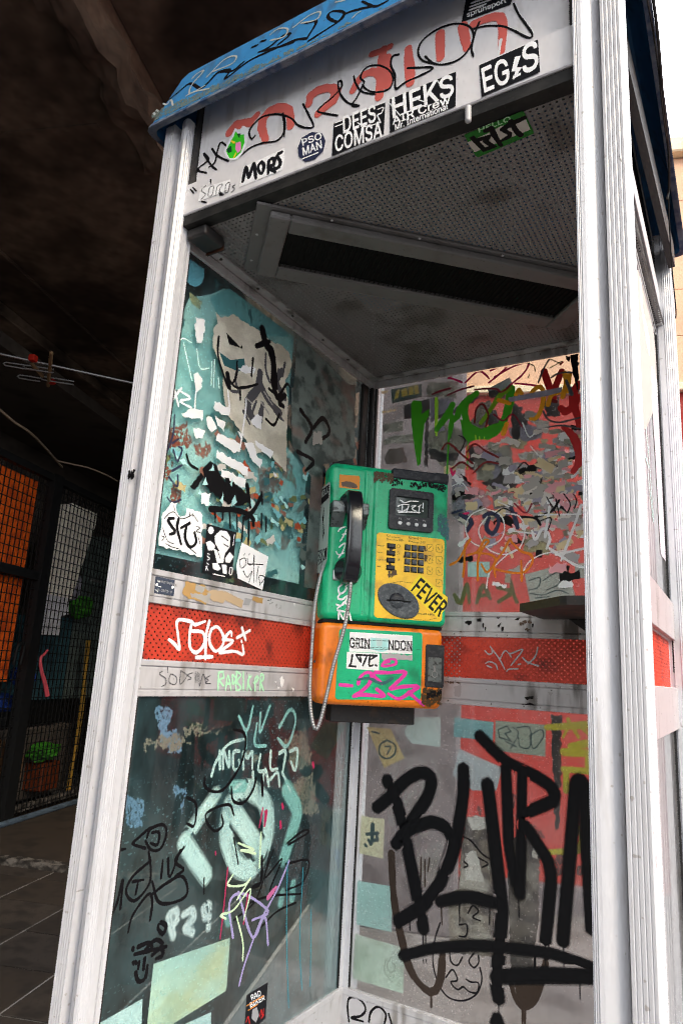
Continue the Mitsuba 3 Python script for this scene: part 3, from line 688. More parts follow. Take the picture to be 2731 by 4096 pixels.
DATA = r"""
=FP|thai_lettering|i|faded red Thai lettering printed on the white sign board
S|paleRed|100|770,5255 850,5312 1028,5261 1118,5317
S|paleRed|96|1259,4967 1185,5173 1239,5282 1378,5288 1519,5184 1550,5009
S|paleRed|89|1744,5171 1769,5267 1907,5268 2038,5199 2024,5090 1923,5051 1863,5014
S|paleRed|84|2226,5102 2299,5213 2436,5210 2518,5111 2511,4954
S|paleRed|84|2406,5410 2523,5394 2590,5402
S|paleRed|82|2566,5290 2584,5000
S|paleRed|79|2771,5290 2819,4989
S|paleRed|82|2519,5403 2512,5217 2504,4912
S|paleRed|78|2764,5291 2803,4917
S|paleRed|75|3066,5291 3077,5046
S|paleRed|73|3269,5267 3312,5028
S|paleRed|70|3464,5233 3579,5201 3612,5087 3597,4782
S|paleRed|72|3363,5237 3464,5233
=FP|graffiti_tag|i|long looping black marker tag across the sign board
S|ink|23|512,4874 378,4961 481,5008 524,5038 444,5133 488,5059 583,4925 649,4862
S|ink|22|554,5147 617,5054 703,4976 799,4906
S|ink|22|750,5104 665,5178 631,5083 616,4964 538,4933
S|ink|20|946,4904 1073,4954 1227,4947 1392,4903 1466,4948 1486,5046 1444,5194
S|ink|20|1444,5194 1468,5054 1485,4914
S|ink|20|1119,5076 1074,5052 1038,5167 1148,5255 1290,5245 1433,5181 1554,5087 1629,4987 1722,4917 1820,4886 1755,5039 1677,5197
S|ink|19|2079,4897 1950,4973 1853,5039 1900,5082 2002,5121 2100,5191 2090,5269 2058,5263 2094,5121 2184,4988 2301,4906 2226,4943 2281,5016 2343,5141
S|ink|18|2227,5257 2253,5163 2329,5040 2465,4954
S|ink|17|2343,5141 2299,5213 2354,5290 2472,5258 2592,5146 2635,5026 2592,4947 2468,4973 2371,5047 2324,5119
S|ink|20|2680,5271 2618,5281 2606,5193 2650,5069 2666,4919 2750,4942 3013,4968 2772,5083
S|ink|18|2936,5125 3021,5010 3146,4949 3266,4953 3349,5038 3364,5148 3312,5248 3189,5332 3029,5351 2903,5304 2866,5206 2910,5097 3021,5010
S|ink|18|3368,4913 3350,5009 3381,5149 3414,5230
S|ink|17|3364,5187 3464,5164 3596,5095 3692,5007 3785,4899 3831,4861 3847,4886 3801,4997 3739,5134 3699,5261
S|chalk|24|3596,4961 3584,4873 3573,4794
=FP|sticker|i|black sticker with three white diagonal bars and rounded white lettering at the top of the sign board
P|blk|0|3298,5552 3259,5311 3675,5265 3710,5372
S|white|16|3327,5396 3470,5381
S|white|16|3333,5428 3528,5400
S|white|16|3343,5459 3594,5423
T|white|sprühsport|3304,5336 3640,5304 3299,5386
=FP|sticker|i|green and pink cut-out sticker with a white outline on the sign board
P|white|0|719,5048 771,5141 812,5215 842,5275 910,5219 942,5263 1021,5207 1028,5038 980,4924 925,4880 837,4895 767,4962
P|lime|0|753,5040 802,5128 836,5178 855,5231 907,5165 972,5149 991,5041 954,4946 885,4906 808,4936
P|pink|0|876,5087 939,5078 957,4977 917,4949 874,5021
P|dkgreen|0|756,5056 816,5078 837,5002 788,4999
P|dkgreen|0|877,5188 927,5179 916,5123
S|yellow|24|809,5137 856,5096
S|yellow|24|871,4922 891,4959
=FL|sticker|i|narrow white paper sticker with thin pencil scrawl on the lower strip of the sign
P|white|0|549,4622 932,4590 912,4478 520,4479
S|grey3|10|605,4635 553,4599 619,4530 563,4491
S|grey3|10|654,4500 663,4587 717,4586 707,4490 654,4500
S|grey3|10|758,4464 769,4568 835,4566 801,4511 866,4440
S|grey3|10|880,4457 878,4543 922,4558 920,4461 876,4455
S|grey3|10|998,4504 963,4498 999,4459 962,4437
S|ink|16|398,4666 454,4602
S|ink|16|428,4680 482,4618
S|ink|16|664,4682 677,4640
S|ink|16|800,4485 825,4449
S|ink|15|821,4481 850,4439
S|ink|16|575,4464 642,4432
=FL|sticker|i|white sticker with bulging black MORS lettering
P|white|0|1090,4671 1569,4693 1569,4461 1051,4457
S|blk|38|1094,4511 1115,4658 1166,4527 1207,4659 1254,4484
S|blk|38|1300,4520 1265,4595 1300,4645 1343,4580 1323,4511
S|blk|37|1398,4483 1393,4624 1451,4623 1457,4558 1400,4551 1481,4467
S|blk|37|1535,4659 1480,4645 1532,4557 1511,4497 1461,4520
=FL|sticker|i|round navy sticker reading PSO MAN in white
P|navy|0|1720,4637 1759,4728 1863,4747 1981,4685 2025,4587 2006,4485 1918,4436 1814,4450 1739,4538
T|white|PSO|1773,4637 1985,4629 1755,4710
T|white|MAN|1787,4526 1993,4526 1771,4613
S|white|12|1779,4493 1954,4495
=FL|sticker|i|tattered black sticker reading DEES COMSA in white
P|blk|0|2101,4762 2616,4731 2616,4415 2102,4399
T|white|DEES|2207,4592 2535,4582 2192,4767
T|white|COMSA|2135,4431 2604,4398 2124,4592
S|white|12|2118,4738 2198,4735
S|white|12|2121,4697 2200,4694
S|white|11|2544,4694 2599,4690 2583,4639 2547,4635 2579,4545
S|white|12|2349,4641 2439,4565 2570,4549
=FL|sticker|i|black sticker with white lettering HEKS over two smaller lines
P|blk|0|2657,4775 3254,4756 3258,4413 2674,4406
T|white|HEKS|2695,4542 3247,4533 2675,4747
T|white|AIR Crew|2695,4473 3215,4469 2687,4549
T|white|Mr. International|2723,4411 3195,4417 2717,4467
S|chalk|9|2650,4718 2769,4530
S|chalk|9|3062,4805 3117,4683
S|chalk|9|2890,4651 2999,4564
=FL|sticker|i|black sticker with large white letters EG S split by a white lightning bolt
P|blk|0|3450,4711 3913,4724 3926,4425 3473,4406
T|white|EG|3494,4437 3703,4446 3466,4666
P|white|0|3736,4653 3781,4642 3751,4549 3790,4530 3724,4443 3739,4518 3709,4529
P|white|0|3718,4457 3781,4463 3784,4486 3721,4484
T|white|S|3796,4463 3919,4475 3785,4717
=C|sticker|i|green and white name sticker with a thick black marker tag on the perforated ceiling
P|dkgreen2|0|3267,235 3297,231 3743,210 3757,222 3766,451 3759,476 3281,521 3265,504
P|paper|0|3259,322 3417,308 3556,280 3750,302 3750,420 3274,453
T|paleGreen|HELLO|3380,265 3642,259 3391,219
K|ink|43|3313,277 3331,364 3354,462 3430,459 3396,378 3430,343 3328,333
S|ink|42|3482,264 3481,369 3491,476
S|ink|41|3434,270 3467,268
S|ink|42|3627,306 3558,315 3596,405 3506,430
S|ink|41|3640,267 3647,385 3667,442
S|ink|40|3608,296 3744,281
=LU|poster|o|big teal sheet pasted behind the upper left pane
P|teal|0|324,3273 456,3716 752,3910 963,4102 2319,4159 2313,3076 2249,2911 296,2656
P|teal|0|305,2602 2289,3268 2347,2672 2812,2506 2810,1028 344,996
P|teal2|0|757,3875 1040,4144 2018,4190 2204,4083 1730,3881 1137,3857 880,3747
=LU|poster|i|dark blotched sheet filling the rear of the upper left pane
P|mottle|0|2302,4151 3692,3981 3883,3470 2314,2933
P|mottle|0|2261,3406 3777,4053 3889,2976 3081,2648 3214,1000 2832,991 2824,2403 2362,2687
S|mottle2|23|2571,3137 2860,2887
S|mottle2|24|2874,3089 3080,3340
S|ink|56|2492,3194 2765,3052 2646,2819
S|ink|60|2801,3064 3009,3269 3185,3126 2897,2899
S|ink|56|2489,2643 2854,2625 2690,2451
P|paper2|1|2809,3001 2991,3084 3030,2919 2811,2828
=LU|sticker|o|pale blue oval sticker at the top of the upper left pane
P|bluesky|0|617,4153 634,4101 634,4044 619,3987 589,3936 548,3896 500,3871 450,3864 403,3874 362,3900 333,3940 317,3990 316,4046 330,4101 358,4152 398,4192 445,4219 496,4229 544,4220 586,4194
=LU|paper_scrap|o|small yellowish torn scrap under the oval sticker
P|olive|1|448,3771 556,3779 649,3771 636,3661 491,3676
=LU|rust_stain|o|rusty brown smears on the upper left pane
P|rust|2|381,2245 630,2398 707,2200 500,2051 383,2064
P|rust|2|345,1922 479,2044 456,1759 328,1693
P|rust|2|532,1698 659,1748 644,1547 510,1579
P|rust|2|755,2198 990,2273 964,2106 772,2083
P|rust2|2|1855,2236 2120,2370 2285,2097 1989,1925 1848,2061
P|rust2|2|1866,1483 1928,1514 2039,1311 1917,1326
P|rust2|2|2087,2620 2432,2543 2611,2221 2330,2269
P|rust2|2|1932,1892 2169,1988 2061,1846
P|rust2|2|2354,1561 2559,1522 2440,1401
P|oliveD|2|871,2571 1308,2634 1830,2657 1755,2534 1189,2518
P|oliveD|2|1425,2598 1656,2599 1640,2498 1497,2490
P|oliveD|2|2018,1702 2204,1724 2187,1604
P|oliveD|2|2803,1527 2900,1463 2836,1251 2778,1381
P|oliveD|2|1440,1032 1530,1055 1553,893 1471,865
P|tealD|2|1970,2783 2260,2819 2315,2651 2018,2658 1825,2694
P|tealD|2|2325,1789 2530,1755 2617,1612 2493,1509 2376,1643
P|tealD|2|1113,4023 1276,4088 1311,4045 1175,3986
P|tealD|2|1430,4045 1500,3977 1462,3918
P|tealD|2|312,3426 425,3446 441,3346 335,3278
P|tealD|2|774,4115 903,4147 844,3998
=LU|poster|i|torn beige poster with black brush strokes on the upper left pane
P|beige|1|800,3717 889,3685 1036,3787 1085,3827 1341,3828 1579,3841 1755,3810 1977,3859 2167,3826 2232,3725 2198,3582 2114,3441 2211,3206 2236,2799 2290,2323 2037,2394 1919,2448 1771,2413 1601,2361 1484,2475 1317,2570 1142,2657 1077,2781 1024,2927 1009,3070 875,3236 810,3299 787,3493 849,3599
P|tealD|0|919,3292 1107,3281 1328,3396 1375,3269 1229,3199 1015,3175
P|ink|0|995,3558 1258,3492 1056,3449
P|ink|0|1265,3544 1286,3495 1245,3486
S|ink|106|1604,3884 1686,3737 1801,3706 1872,3529 1882,3328 1982,3182
S|ink|65|1521,3637 1756,3806
S|grey3|106|1630,3346 1613,3140 1488,2974 1462,2848 1576,2754 1682,2742 1725,2984
S|grey3|83|1665,3200 1838,3066 2070,3009
S|grey3|86|2035,3535 1959,3358 2142,3222
S|grey3|36|1237,3241 1218,3080 1320,2948
S|grey3|39|1702,3620 1727,3427 1822,3303
S|grey3|40|1848,3110 1959,2990 2145,2933
S|grey3|37|1605,2979 1541,2800
S|grey3|41|2085,3662 2058,3482
S|grey3|40|1970,3529 1954,3274
S|grey3|37|1399,2787 1528,2680
S|grey3|35|1105,3015 1155,2941 1262,2964
S|ink|76|1773,3673 1892,3497 1951,3293
S|ink|76|2137,3262 2021,3135 2123,3111
S|ink|66|1079,3099 1125,2967
S|paper2|20|1734,3147 1903,3050
S|paper2|20|1691,3011 1858,2913
S|paper2|19|1433,2953 1553,2921
P|white|1|1225,3226 1379,3340 1551,3373 1505,3275 1338,3225
S|ink|32|1084,3063 1228,3008 1415,3081 1605,3196
S|ink|37|1817,3220 2010,3213 2151,3414 2221,3400
S|ink|31|1214,3308 1223,3139 1171,3023
S|ink|30|883,3454 907,3231 1099,2957
S|ink|35|1806,2835 1966,2814 2056,2984
S|ink|33|1480,3462 1480,3244
S|ink|32|1310,3021 1327,2894
=LU|paper_scrap|i|torn white label scraps stuck on the upper left pane
P|white|1|512,3507 653,3540 666,3454 633,3265 574,3247 506,3414
P|white|1|569,2888 632,2941 715,2876 713,2804 632,2702
P|white|1|465,2425 588,2521 761,2566 766,2445 693,2454 615,2419 480,2405
P|white|1|923,2733 1184,2739 1170,2650 1042,2623 915,2649
P|white|1|819,2499 901,2537 1004,2438 924,2376 844,2419
P|white|1|947,2571 1117,2558 1120,2441 1011,2476
P|white|1|1538,2713 1653,2841 1729,2839 1735,2684 1571,2686
P|white|1|1022,2399 1396,2401 1397,2299 1306,2263 997,2311
P|white|1|1638,2516 2007,2496 1958,2392 1830,2422 1660,2466
P|white|1|1036,2216 1569,2174 1570,2062 1441,2082 1169,2104 1031,2126
P|white|1|1127,2034 1546,2028 1547,1923 1116,1930
P|white|1|1461,2441 1615,2471 1722,2332 1797,2335 1781,2224 1612,2280
P|white|1|2022,2263 2124,2213 2047,2192
P|white|1|854,1690 994,1733 989,1595 882,1587
P|white|1|651,2336 828,2361 793,2263 702,2233
P|white|1|1323,2527 1435,2526 1418,2446
S|white|24|1106,2914 1156,2747
S|white|25|1420,2940 1427,2789 1393,2326
S|white|22|628,2728 641,2453
=LU|graffiti_tag|i|white outlined tag letters on the upper left pane
S|white|25|322,2516 426,2680
S|white|25|333,2633 412,2482
S|white|25|387,2642 561,2623 425,2538 587,2529
S|mint|12|330,3013 323,3132 370,3197 485,3206
S|mint|12|377,3156 556,2812
S|mint|12|573,3174 649,2992 781,3044
S|mint|12|813,3135 839,2872
S|mint|13|849,3169 878,2869
S|mint|13|935,3002 967,2886
=LU|graffiti_tag|i|upright black marker scribble along the left edge of the upper pane
S|navy|20|372,2375 383,2179 320,1947
S|navy|21|385,2081 462,2155
S|navy|21|411,2024 479,1929 526,2059 474,2076
S|navy|21|426,1813 549,1908
S|navy|20|390,1741 517,1678 507,1789
S|navy|20|405,1537 474,1506 586,1562
=LU|graffiti_tag|i|dripping black paint tag in the middle of the upper left pane
P|ink|1|840,1949 945,2066 1022,2053 1139,1945 1255,1869 1279,1698 1071,1718 913,1781
P|ink|1|1189,1959 1407,1927 1583,1862 1623,1780 1413,1694 1277,1715
P|ink|1|686,1722 822,1910 875,1873 757,1707
P|teal|1|864,1785 899,1880 946,1806
P|teal|1|936,1959 986,2043 1020,1982
P|teal|1|1151,1685 1186,1799 1206,1663
P|teal|1|1367,1827 1434,1735 1337,1659
P|teal|1|1275,1910 1317,1993 1319,1886
S|ink|57|1245,1938 1269,1767 1279,1698 1389,1868 1429,1770 1529,1849
S|ink|59|1569,1969 1658,1733
S|ink|59|1839,1907 1719,1710 1593,1591
S|ink|59|1018,1568 1447,1648 1700,1633 1741,1549
S|ink|29|593,2029 652,1946 772,1926
S|ink|35|1833,1953 1866,1819
S|ink|24|1092,1568 1109,1451
S|ink|25|1213,1613 1218,1492
S|ink|25|1319,1602 1356,1434
S|ink|26|1441,1593 1478,1423
S|ink|26|1558,1601 1564,1316
S|ink|27|1652,1567 1682,1311
S|ink|28|1866,1706 1890,1525
S|ink|28|1959,1689 1975,1523
=LU|sticker|i|white scrap covered in black pen lettering, leftmost of the three low on the upper pane
P|white|1|463,1504 538,1514 538,1441 601,1391 663,1421 674,1497 882,1503 922,1395 962,1047 364,1061 356,1337
S|ink|33|518,1357 441,1332 499,1274 559,1231 490,1193
S|ink|33|583,1363 575,1274 652,1129
S|ink|34|628,1285 741,1357
S|ink|34|699,1332 696,1202 777,1120 859,1184 822,1275
S|ink|9|395,1330 449,1389 509,1419 603,1376 688,1402 773,1446 851,1396
S|ink|9|388,1235 468,1127 556,1112
S|ink|10|835,1344 895,1339 842,1296 909,1292
S|ink|10|872,1252 919,1179
S|ink|9|453,1093 540,1078 627,1077
S|ink|9|499,1480 517,1437
S|ink|10|724,1467 731,1420
S|ink|10|771,1461 776,1430
S|ink|9|390,1158 423,1149 397,1113
S|ink|10|779,1105 876,1073
=LU|sticker|i|black sticker with a chunky white shape and white characters down its left side
P|blk|0|988,1405 1459,1405 1451,896 991,899
P|white|0|1119,1300 1196,1375 1297,1387 1371,1332 1372,1228 1306,1147 1229,1151 1143,1220
P|white|0|997,1210 1066,1240 1145,1204 1128,1150 1045,1135
P|white|0|1126,1167 1306,1147 1295,1043 1196,1027
P|white|0|1313,1097 1380,1177 1451,1138 1396,1059 1332,1058
P|white|0|1123,1016 1208,1029 1266,979 1220,947 1144,961
P|white|0|1272,1023 1348,1034 1367,935 1305,935
S|ink|11|1229,1322 1337,1291
S|ink|11|1266,1243 1360,1226
S|ink|10|1175,1175 1238,1085
S|white|10|1038,1101 1074,1099
S|white|10|1037,1076 1078,1058
S|white|10|1047,1036 1082,1050
S|white|10|1040,1002 1078,992
S|white|10|1033,968 1074,933
S|white|10|1052,971 1034,927
S|white|11|1431,1379 1425,1325
S|white|11|1430,1308 1421,1254
S|white|10|1152,907 1340,906
S|white|11|1403,1009 1443,1012 1444,946 1407,944 1403,1009
P|white|0|1098,1356 1098,1343 1094,1331 1085,1320 1074,1312 1061,1308 1047,1307 1035,1310 1024,1317 1016,1327 1012,1338 1013,1351 1017,1363 1025,1374 1036,1382 1049,1386 1063,1387 1076,1384 1087,1377 1095,1367
=LU|sticker|i|white five-sided sticker with thin black doodles low on the upper pane
P|white|0|1562,1315 2058,1240 1996,846 1549,918 1505,1042
S|ink|11|1548,1119 1587,1037 1663,1084 1640,1152 1548,1119
S|ink|11|1680,1158 1718,1093 1799,1124 1803,1197
S|ink|11|1787,1212 1827,913
S|ink|12|1689,1097 1973,1134
S|ink|11|1632,1009 1709,950 1783,1032 1744,902
S|ink|11|1888,1102 1870,919
S|ink|12|1946,893 1917,998 2021,994 1958,913
S|ink|11|1621,1184 1632,1204
S|ink|11|1703,1198 1714,1218
=LR1|data_plate|i|dark engraved metal plate on the upper left rail
P|slate|0|355,768 606,765 613,613 358,611
P|white|0|397,694 396,689 395,685 391,681 387,678 382,677 377,677 372,678 368,681 365,685 363,689 363,694 365,698 368,702 372,705 377,706 383,706 388,705 392,702 395,698
P|white|0|605,697 605,692 603,687 599,684 595,681 589,679 584,679 579,681 574,684 571,688 569,692 570,697 571,701 575,705 579,708 585,709 590,709 596,708 600,705 603,701
T|grey6|FAR EAST TRADING|383,717 600,716 382,738
T|grey6|0-2872-9|396,636 583,636 394,659
S|white|7|382,728 414,721
S|white|7|397,679 437,678
S|white|7|369,644 405,628
=LR1|tape_residue|i|torn brown tape residue along the upper left rail
P|tape|1|746,773 900,773 1026,774 1051,731 1130,694 1073,581 854,611 718,655
P|tape2|1|1056,697 1160,748 1313,754 1382,685 1332,622 1139,638
P|tape2|0|1333,754 1657,691 1638,603 1366,655
P|grey6|1|1673,726 1803,721 1759,642 1663,645
P|tape|1|1820,757 1999,751 1996,691 1805,708
P|paper2|1|828,669 951,672 1130,694 1108,591 995,615 852,623
P|paper2|1|900,770 1029,756 1002,690 891,713
S|grey3|7|2347,706 2354,682
S|grey3|7|2081,740 2149,754
S|grey3|7|2132,704 2176,729
P|white|1|2589,768 2628,765 2620,728
P|white|1|2713,819 2753,816 2750,774
P|white|1|2834,811 2889,802 2854,760
P|white|1|2934,769 2962,764 2959,749
=LP|graffiti_tag|i|white paint tag on the red perforated strip, left side
S|white|33|632,202 710,167 784,117 748,245 717,392 913,394 952,368 1055,398 1107,417
S|white|35|911,352 903,256 934,139 1027,102 1115,174 1114,271 1068,310 918,305
S|white|36|1170,423 1141,273 1165,49
S|white|36|1031,55 1265,72
S|white|37|1211,340 1188,264 1225,180 1317,130 1412,204 1405,292 1300,378 1210,346
S|white|35|1404,254 1519,351 1536,301
S|white|34|1414,257 1574,250 1427,161 1366,120 1609,145 1757,118 1733,217
S|white|37|1697,398 1777,276
S|white|37|1629,288 1837,382
S|white|36|1706,261 1718,246
=LR2|graffiti_tag|i|thin grey pencil letters on the lower left rail
S|grey3|8|580,-88 541,-117 622,-154 637,-204 586,-229
S|grey3|8|669,-153 695,-113 774,-151 759,-208 684,-194 669,-153
S|grey3|8|635,-36 646,-103
S|grey3|8|814,-81 824,-204 904,-125 822,-81
S|grey3|9|977,-94 912,-119 971,-147 919,-165
S|grey3|9|1020,-87 1034,-186
S|grey3|9|1046,-86 1061,-186
S|grey3|9|1074,-97 1101,-218 1134,-102 1197,-202
S|grey3|9|1240,-117 1170,-142 1222,-159 1177,-187 1260,-195
=LR2|graffiti_tag|i|pale green runny letters reading RADBIKER on the lower left rail
K|pgreen|23|1383,-309 1362,-83 1431,-69 1450,-130 1377,-156 1462,-219
S|pgreen|23|1496,-253 1514,-104 1585,-255
S|pgreen|24|1507,-191 1562,-190
S|pgreen|24|1583,-102 1606,-192 1649,-139 1592,-96
S|pgreen|24|1648,-63 1666,-258 1743,-226 1662,-164 1725,-99 1648,-63
S|pgreen|24|1761,-59 1788,-257
S|pgreen|25|1865,-95 1853,-253
S|pgreen|25|1904,-101 1848,-160 1926,-256
S|pgreen|26|1990,-256 1973,-132 2024,-105 2010,-158 1957,-174
S|pgreen|26|2078,-255 2069,-90 2123,-96 2118,-142 2079,-163 2145,-259
P|white|1|2429,-123 2484,-80 2528,-135 2490,-218
P|white|1|2392,-205 2442,-219 2420,-239
P|white|1|2687,-216 2739,-230 2719,-272
P|white|1|2005,-46 2061,-44 2052,-64
P|white|1|2338,-152 2373,-151 2365,-179
S|grey3|6|275,21 365,9 490,-13
=LL|paint_splatter|o|blue and brown dusty smudges high on the lower left pane
P|dusty|2|619,-442 796,-412 867,-494 831,-637 688,-600
P|dusty|2|322,-452 381,-438 417,-530 351,-573
P|dusty|2|419,-1182 570,-1229 652,-1475 475,-1406
P|dusty|2|1003,-1155 1159,-1234 1139,-1421 1014,-1374
P|dusty|2|743,-665 927,-657 1046,-808 860,-828
P|dusty2|2|1017,-612 1696,-565 1768,-674 1081,-712
P|dusty2|2|491,-730 1029,-694 1191,-783 546,-809
P|dusty2|2|2886,-1346 3400,-1235 3621,-1749 2993,-1628
P|dusty2|2|2750,-830 3139,-687 3390,-1153 2935,-1156
P|dusty2|2|2037,-902 2297,-974 2213,-1060
P|ink|2|609,-797 720,-804 761,-1069 630,-1072
P|ink|2|464,-562 526,-548 527,-822 482,-805
P|ink|2|931,-1286 1069,-1272 1076,-1475 1007,-1481
P|ink|2|1166,-782 1289,-755 1292,-955 1220,-982
P|ink|2|1349,-453 1618,-422 1696,-565 1477,-594
=LL|graffiti_tag|o|big mint spray painted ring and chevrons behind the lower left pane
Y|mint|166|2044,-1278 1844,-1412 1806,-1644 1895,-1876 2095,-2081 2326,-2125 2508,-1964 2557,-1718 2462,-1487 2217,-1323 2044,-1278
Y|mint|184|1929,-1508 2429,-1968
Y|mint|123|1600,-1299 1397,-1488 1186,-1655
Y|mint|148|1202,-1681 1377,-1867 1556,-2050
Y|mintD|162|2854,-1371 3107,-1662 2964,-1966 2896,-2122
Y|mintD|107|1863,-1242 2041,-1260
=LL|graffiti_tag|o|mirrored mint block letters in two rows behind the lower left pane
S|mint|35|1599,-875 1630,-1048
S|mint|36|1680,-1053 1661,-879 1777,-1043 1755,-885
S|mint|36|1922,-895 1829,-898 1852,-1067 1946,-1066 1929,-985
S|mint|38|2016,-1080 1992,-900 2078,-977 2146,-909 2171,-1093
S|mint|39|2301,-956 2284,-1121 2421,-1132
S|mint|40|2488,-931 2512,-1121 2649,-1132
S|mint|42|2662,-961 2783,-949 2757,-1161
S|mint|43|2873,-955 3026,-945 3011,-1182 2906,-1075
S|mint|38|2191,-1131 2211,-1277
S|mint|40|2371,-1294 2412,-1113 2504,-1307
S|mint|41|2527,-1235 2654,-1171 2709,-1328
S|mint|43|2742,-1178 2947,-1401
S|mint|36|1510,-1106 1559,-975 1731,-813 1989,-773
=LL|graffiti_tag|o|thin pale teal letters at the top of the lower left pane
S|tealL|36|1866,-534 2023,-684 2096,-427
S|tealL|35|2010,-702 2032,-866
S|tealL|36|2191,-616 2183,-838 2386,-864
S|tealL|37|2241,-505 2262,-712 2405,-431
S|tealL|41|2624,-669 2813,-476 2947,-599 2811,-892 2606,-794
=LL|graffiti_tag|o|small mirrored white stencil letters on the lower left pane
Y|white|50|1095,-2282 1174,-2271 1214,-2352 1128,-2390 1082,-2298 1176,-2497
Y|white|53|1289,-2332 1400,-2321 1438,-2406 1324,-2457 1439,-2531
Y|white|56|1560,-2334 1650,-2339 1667,-2542
Y|white|55|1565,-2335 1599,-2429 1666,-2445
Y|mintD|73|1940,-2495 1979,-2569
Y|mintD|85|2909,-2491 2888,-2595
Y|mintD|88|3112,-2442 3113,-2590
=LL|grime|o|dark vertical brush smears high on the lower left pane
P|black2|2|585,-781 763,-791 789,-1102 611,-1085
P|black2|2|1291,-418 1678,-440 1742,-691 1276,-671
P|black2|2|923,-1239 1115,-1261 1105,-1510 985,-1493
P|black2|2|1096,-811 1268,-788 1276,-1019 1130,-1039
=LL|paper_sheet|o|large pale sheet pasted low behind the lower left pane
P|sheet|0|955,-2659 2028,-2724 2037,-3175 2028,-3211 1323,-3248 960,-3292 953,-3114
=LL|paper_sheet|o|pale sheet cut by the frame bottom at the left of the lower pane
P|sheet2|0|364,-2938 862,-2907 892,-3187 358,-3110
=LL|paper_sheet|o|pale sheet peeping up below the largest sheet of the lower left pane
P|sheet2|0|1377,-3302 1825,-3330 1853,-3558 1347,-3405
=LL|graffiti_tag|i|black looping marker tag at the left of the lower left pane
S|ink|25|319,-1597 401,-1598
S|ink|26|635,-1632 482,-1571 517,-1541 671,-1463
S|ink|28|642,-1546 673,-1478 823,-1462 884,-1539 832,-1665 713,-1660 629,-1573
S|ink|27|700,-1511 788,-1525 783,-1627 692,-1598
S|ink|26|682,-1669 732,-1823 727,-1951 578,-2046 464,-1952 525,-1840 716,-1750
S|ink|25|328,-2111 378,-2015 412,-1845 422,-2073
S|ink|26|542,-2285 576,-2156 739,-2025 794,-2108 791,-2250
S|ink|27|872,-1775 873,-1923
S|ink|28|938,-1773 986,-1938 1090,-1724
S|ink|29|1135,-1708 1034,-1812 1165,-1905 1055,-1944
S|ink|29|766,-1930 883,-2128 1135,-2170 1249,-2119 1155,-1964 948,-1982 763,-2047
S|ink|26|532,-1883 656,-1894
S|ink|26|594,-1896 580,-1994
S|ink|36|932,-2301 1005,-2348 970,-2408 894,-2334 932,-2301
S|ink|35|681,-2433 804,-2435 855,-2491 770,-2485 888,-2432 984,-2497 908,-2534
S|ink|36|649,-2483 1033,-2527
S|ink|36|864,-2549 966,-2521 1003,-2588 917,-2592
S|ink|34|683,-2635 730,-2717 807,-2716 817,-2619
S|ink|34|711,-2562 710,-2616
S|ink|34|775,-2552 774,-2635
S|ink|34|620,-2428 626,-2443
S|ink|34|638,-2541 651,-2558
S|ink|34|668,-2544 681,-2562
=LL|graffiti_tag|i|black brush curls across the mint ring on the lower left pane
S|ink|30|1340,-1107 1358,-1191 1519,-1254 1677,-1223 1877,-1034 1942,-825 1889,-697 1723,-658
S|ink|27|1844,-1514 1758,-1405 1541,-1409 1398,-1464 1546,-1622 1680,-1593 1646,-1488
S|ink|30|1761,-1232 1816,-1374 1988,-1412 2129,-1305 2174,-1184
S|ink|26|1115,-1261 1249,-1340 1253,-1532 1151,-1501
S|ink|40|2388,-2014 2406,-2262 2263,-2288
S|ink|41|2278,-1193 2313,-1378
S|ink|21|2527,-1985 2463,-2221 2309,-2447 1988,-2539
S|ink|22|3118,-2628 2743,-2636 2468,-2723
S|ink|22|2138,-2492 2247,-2433 2621,-2450 3217,-2557
S|ink|25|2857,-1948 3169,-1864 3286,-1901 2877,-1970
S|ink|23|2591,-1978 2465,-2239 2774,-2100 2580,-2385 2741,-2365
S|ink|24|2850,-2169 3324,-2217 3238,-2430 2886,-2450
S|ink|20|1875,-1739 1984,-2010
S|ink|18|1466,-2040 1487,-2186
=LL|graffiti_tag|i|lilac, pink and pale green paint lines running down the lower left pane
S|lilac|30|2917,-2148 2714,-2413 2458,-2652 2236,-2994 2163,-3185
S|lilac|31|2023,-2284 2331,-2789 2518,-2632 2621,-2933
S|lilac|29|1998,-2703 1893,-2354 2114,-2320 2576,-2594 2302,-2614
S|pinkD|54|2557,-2450 2693,-2382
S|crimson|19|1817,-2012 1809,-2335 1793,-2658
S|crimson|20|2155,-2612 2189,-2336
S|crimson|19|1602,-1826 1611,-1854
S|crimson|22|2299,-1699 2336,-1508
S|crimson|22|2373,-1548 2411,-1589
S|crimson|46|2698,-1515 2721,-1555
S|crimson|43|2406,-1552 2393,-1695
S|crimson|45|2688,-1700 2702,-1758
S|crimson|51|3287,-1114 3312,-1157
S|pgreen2|22|1912,-2096 1841,-2180 2102,-2234 2214,-2189 2010,-2351
S|pgreen2|22|1858,-2495 1770,-2438 1974,-2438 2228,-2294 2150,-2578
S|pgreen2|22|2027,-2515 2163,-2778 2189,-2964
S|pgreen2|22|1955,-1802 2237,-1918 1995,-1877 2273,-1959
S|pgreen2|24|2338,-1758 2355,-2113
S|tealDrip|13|2881,-2141 2967,-2954 3102,-3696
S|tealDrip|13|3219,-2275 3238,-3024 3352,-3599
S|tealDrip|13|3448,-2778 3529,-3618
=LL|sticker|i|small dark sticker reading RAD BIKER above red flames
P|blk|0|2304,-3319 2664,-3310 2669,-3653 2506,-3679 2307,-3610
T|white|RAD|2394,-3395 2559,-3399 2371,-3340
T|white|BIKER|2382,-3459 2635,-3463 2363,-3408
S|orange|12|2310,-3420 2607,-3418
S|orange|11|2346,-3472 2507,-3468
P|grey6|0|2421,-3488 2495,-3489 2546,-3579 2500,-3636 2417,-3568
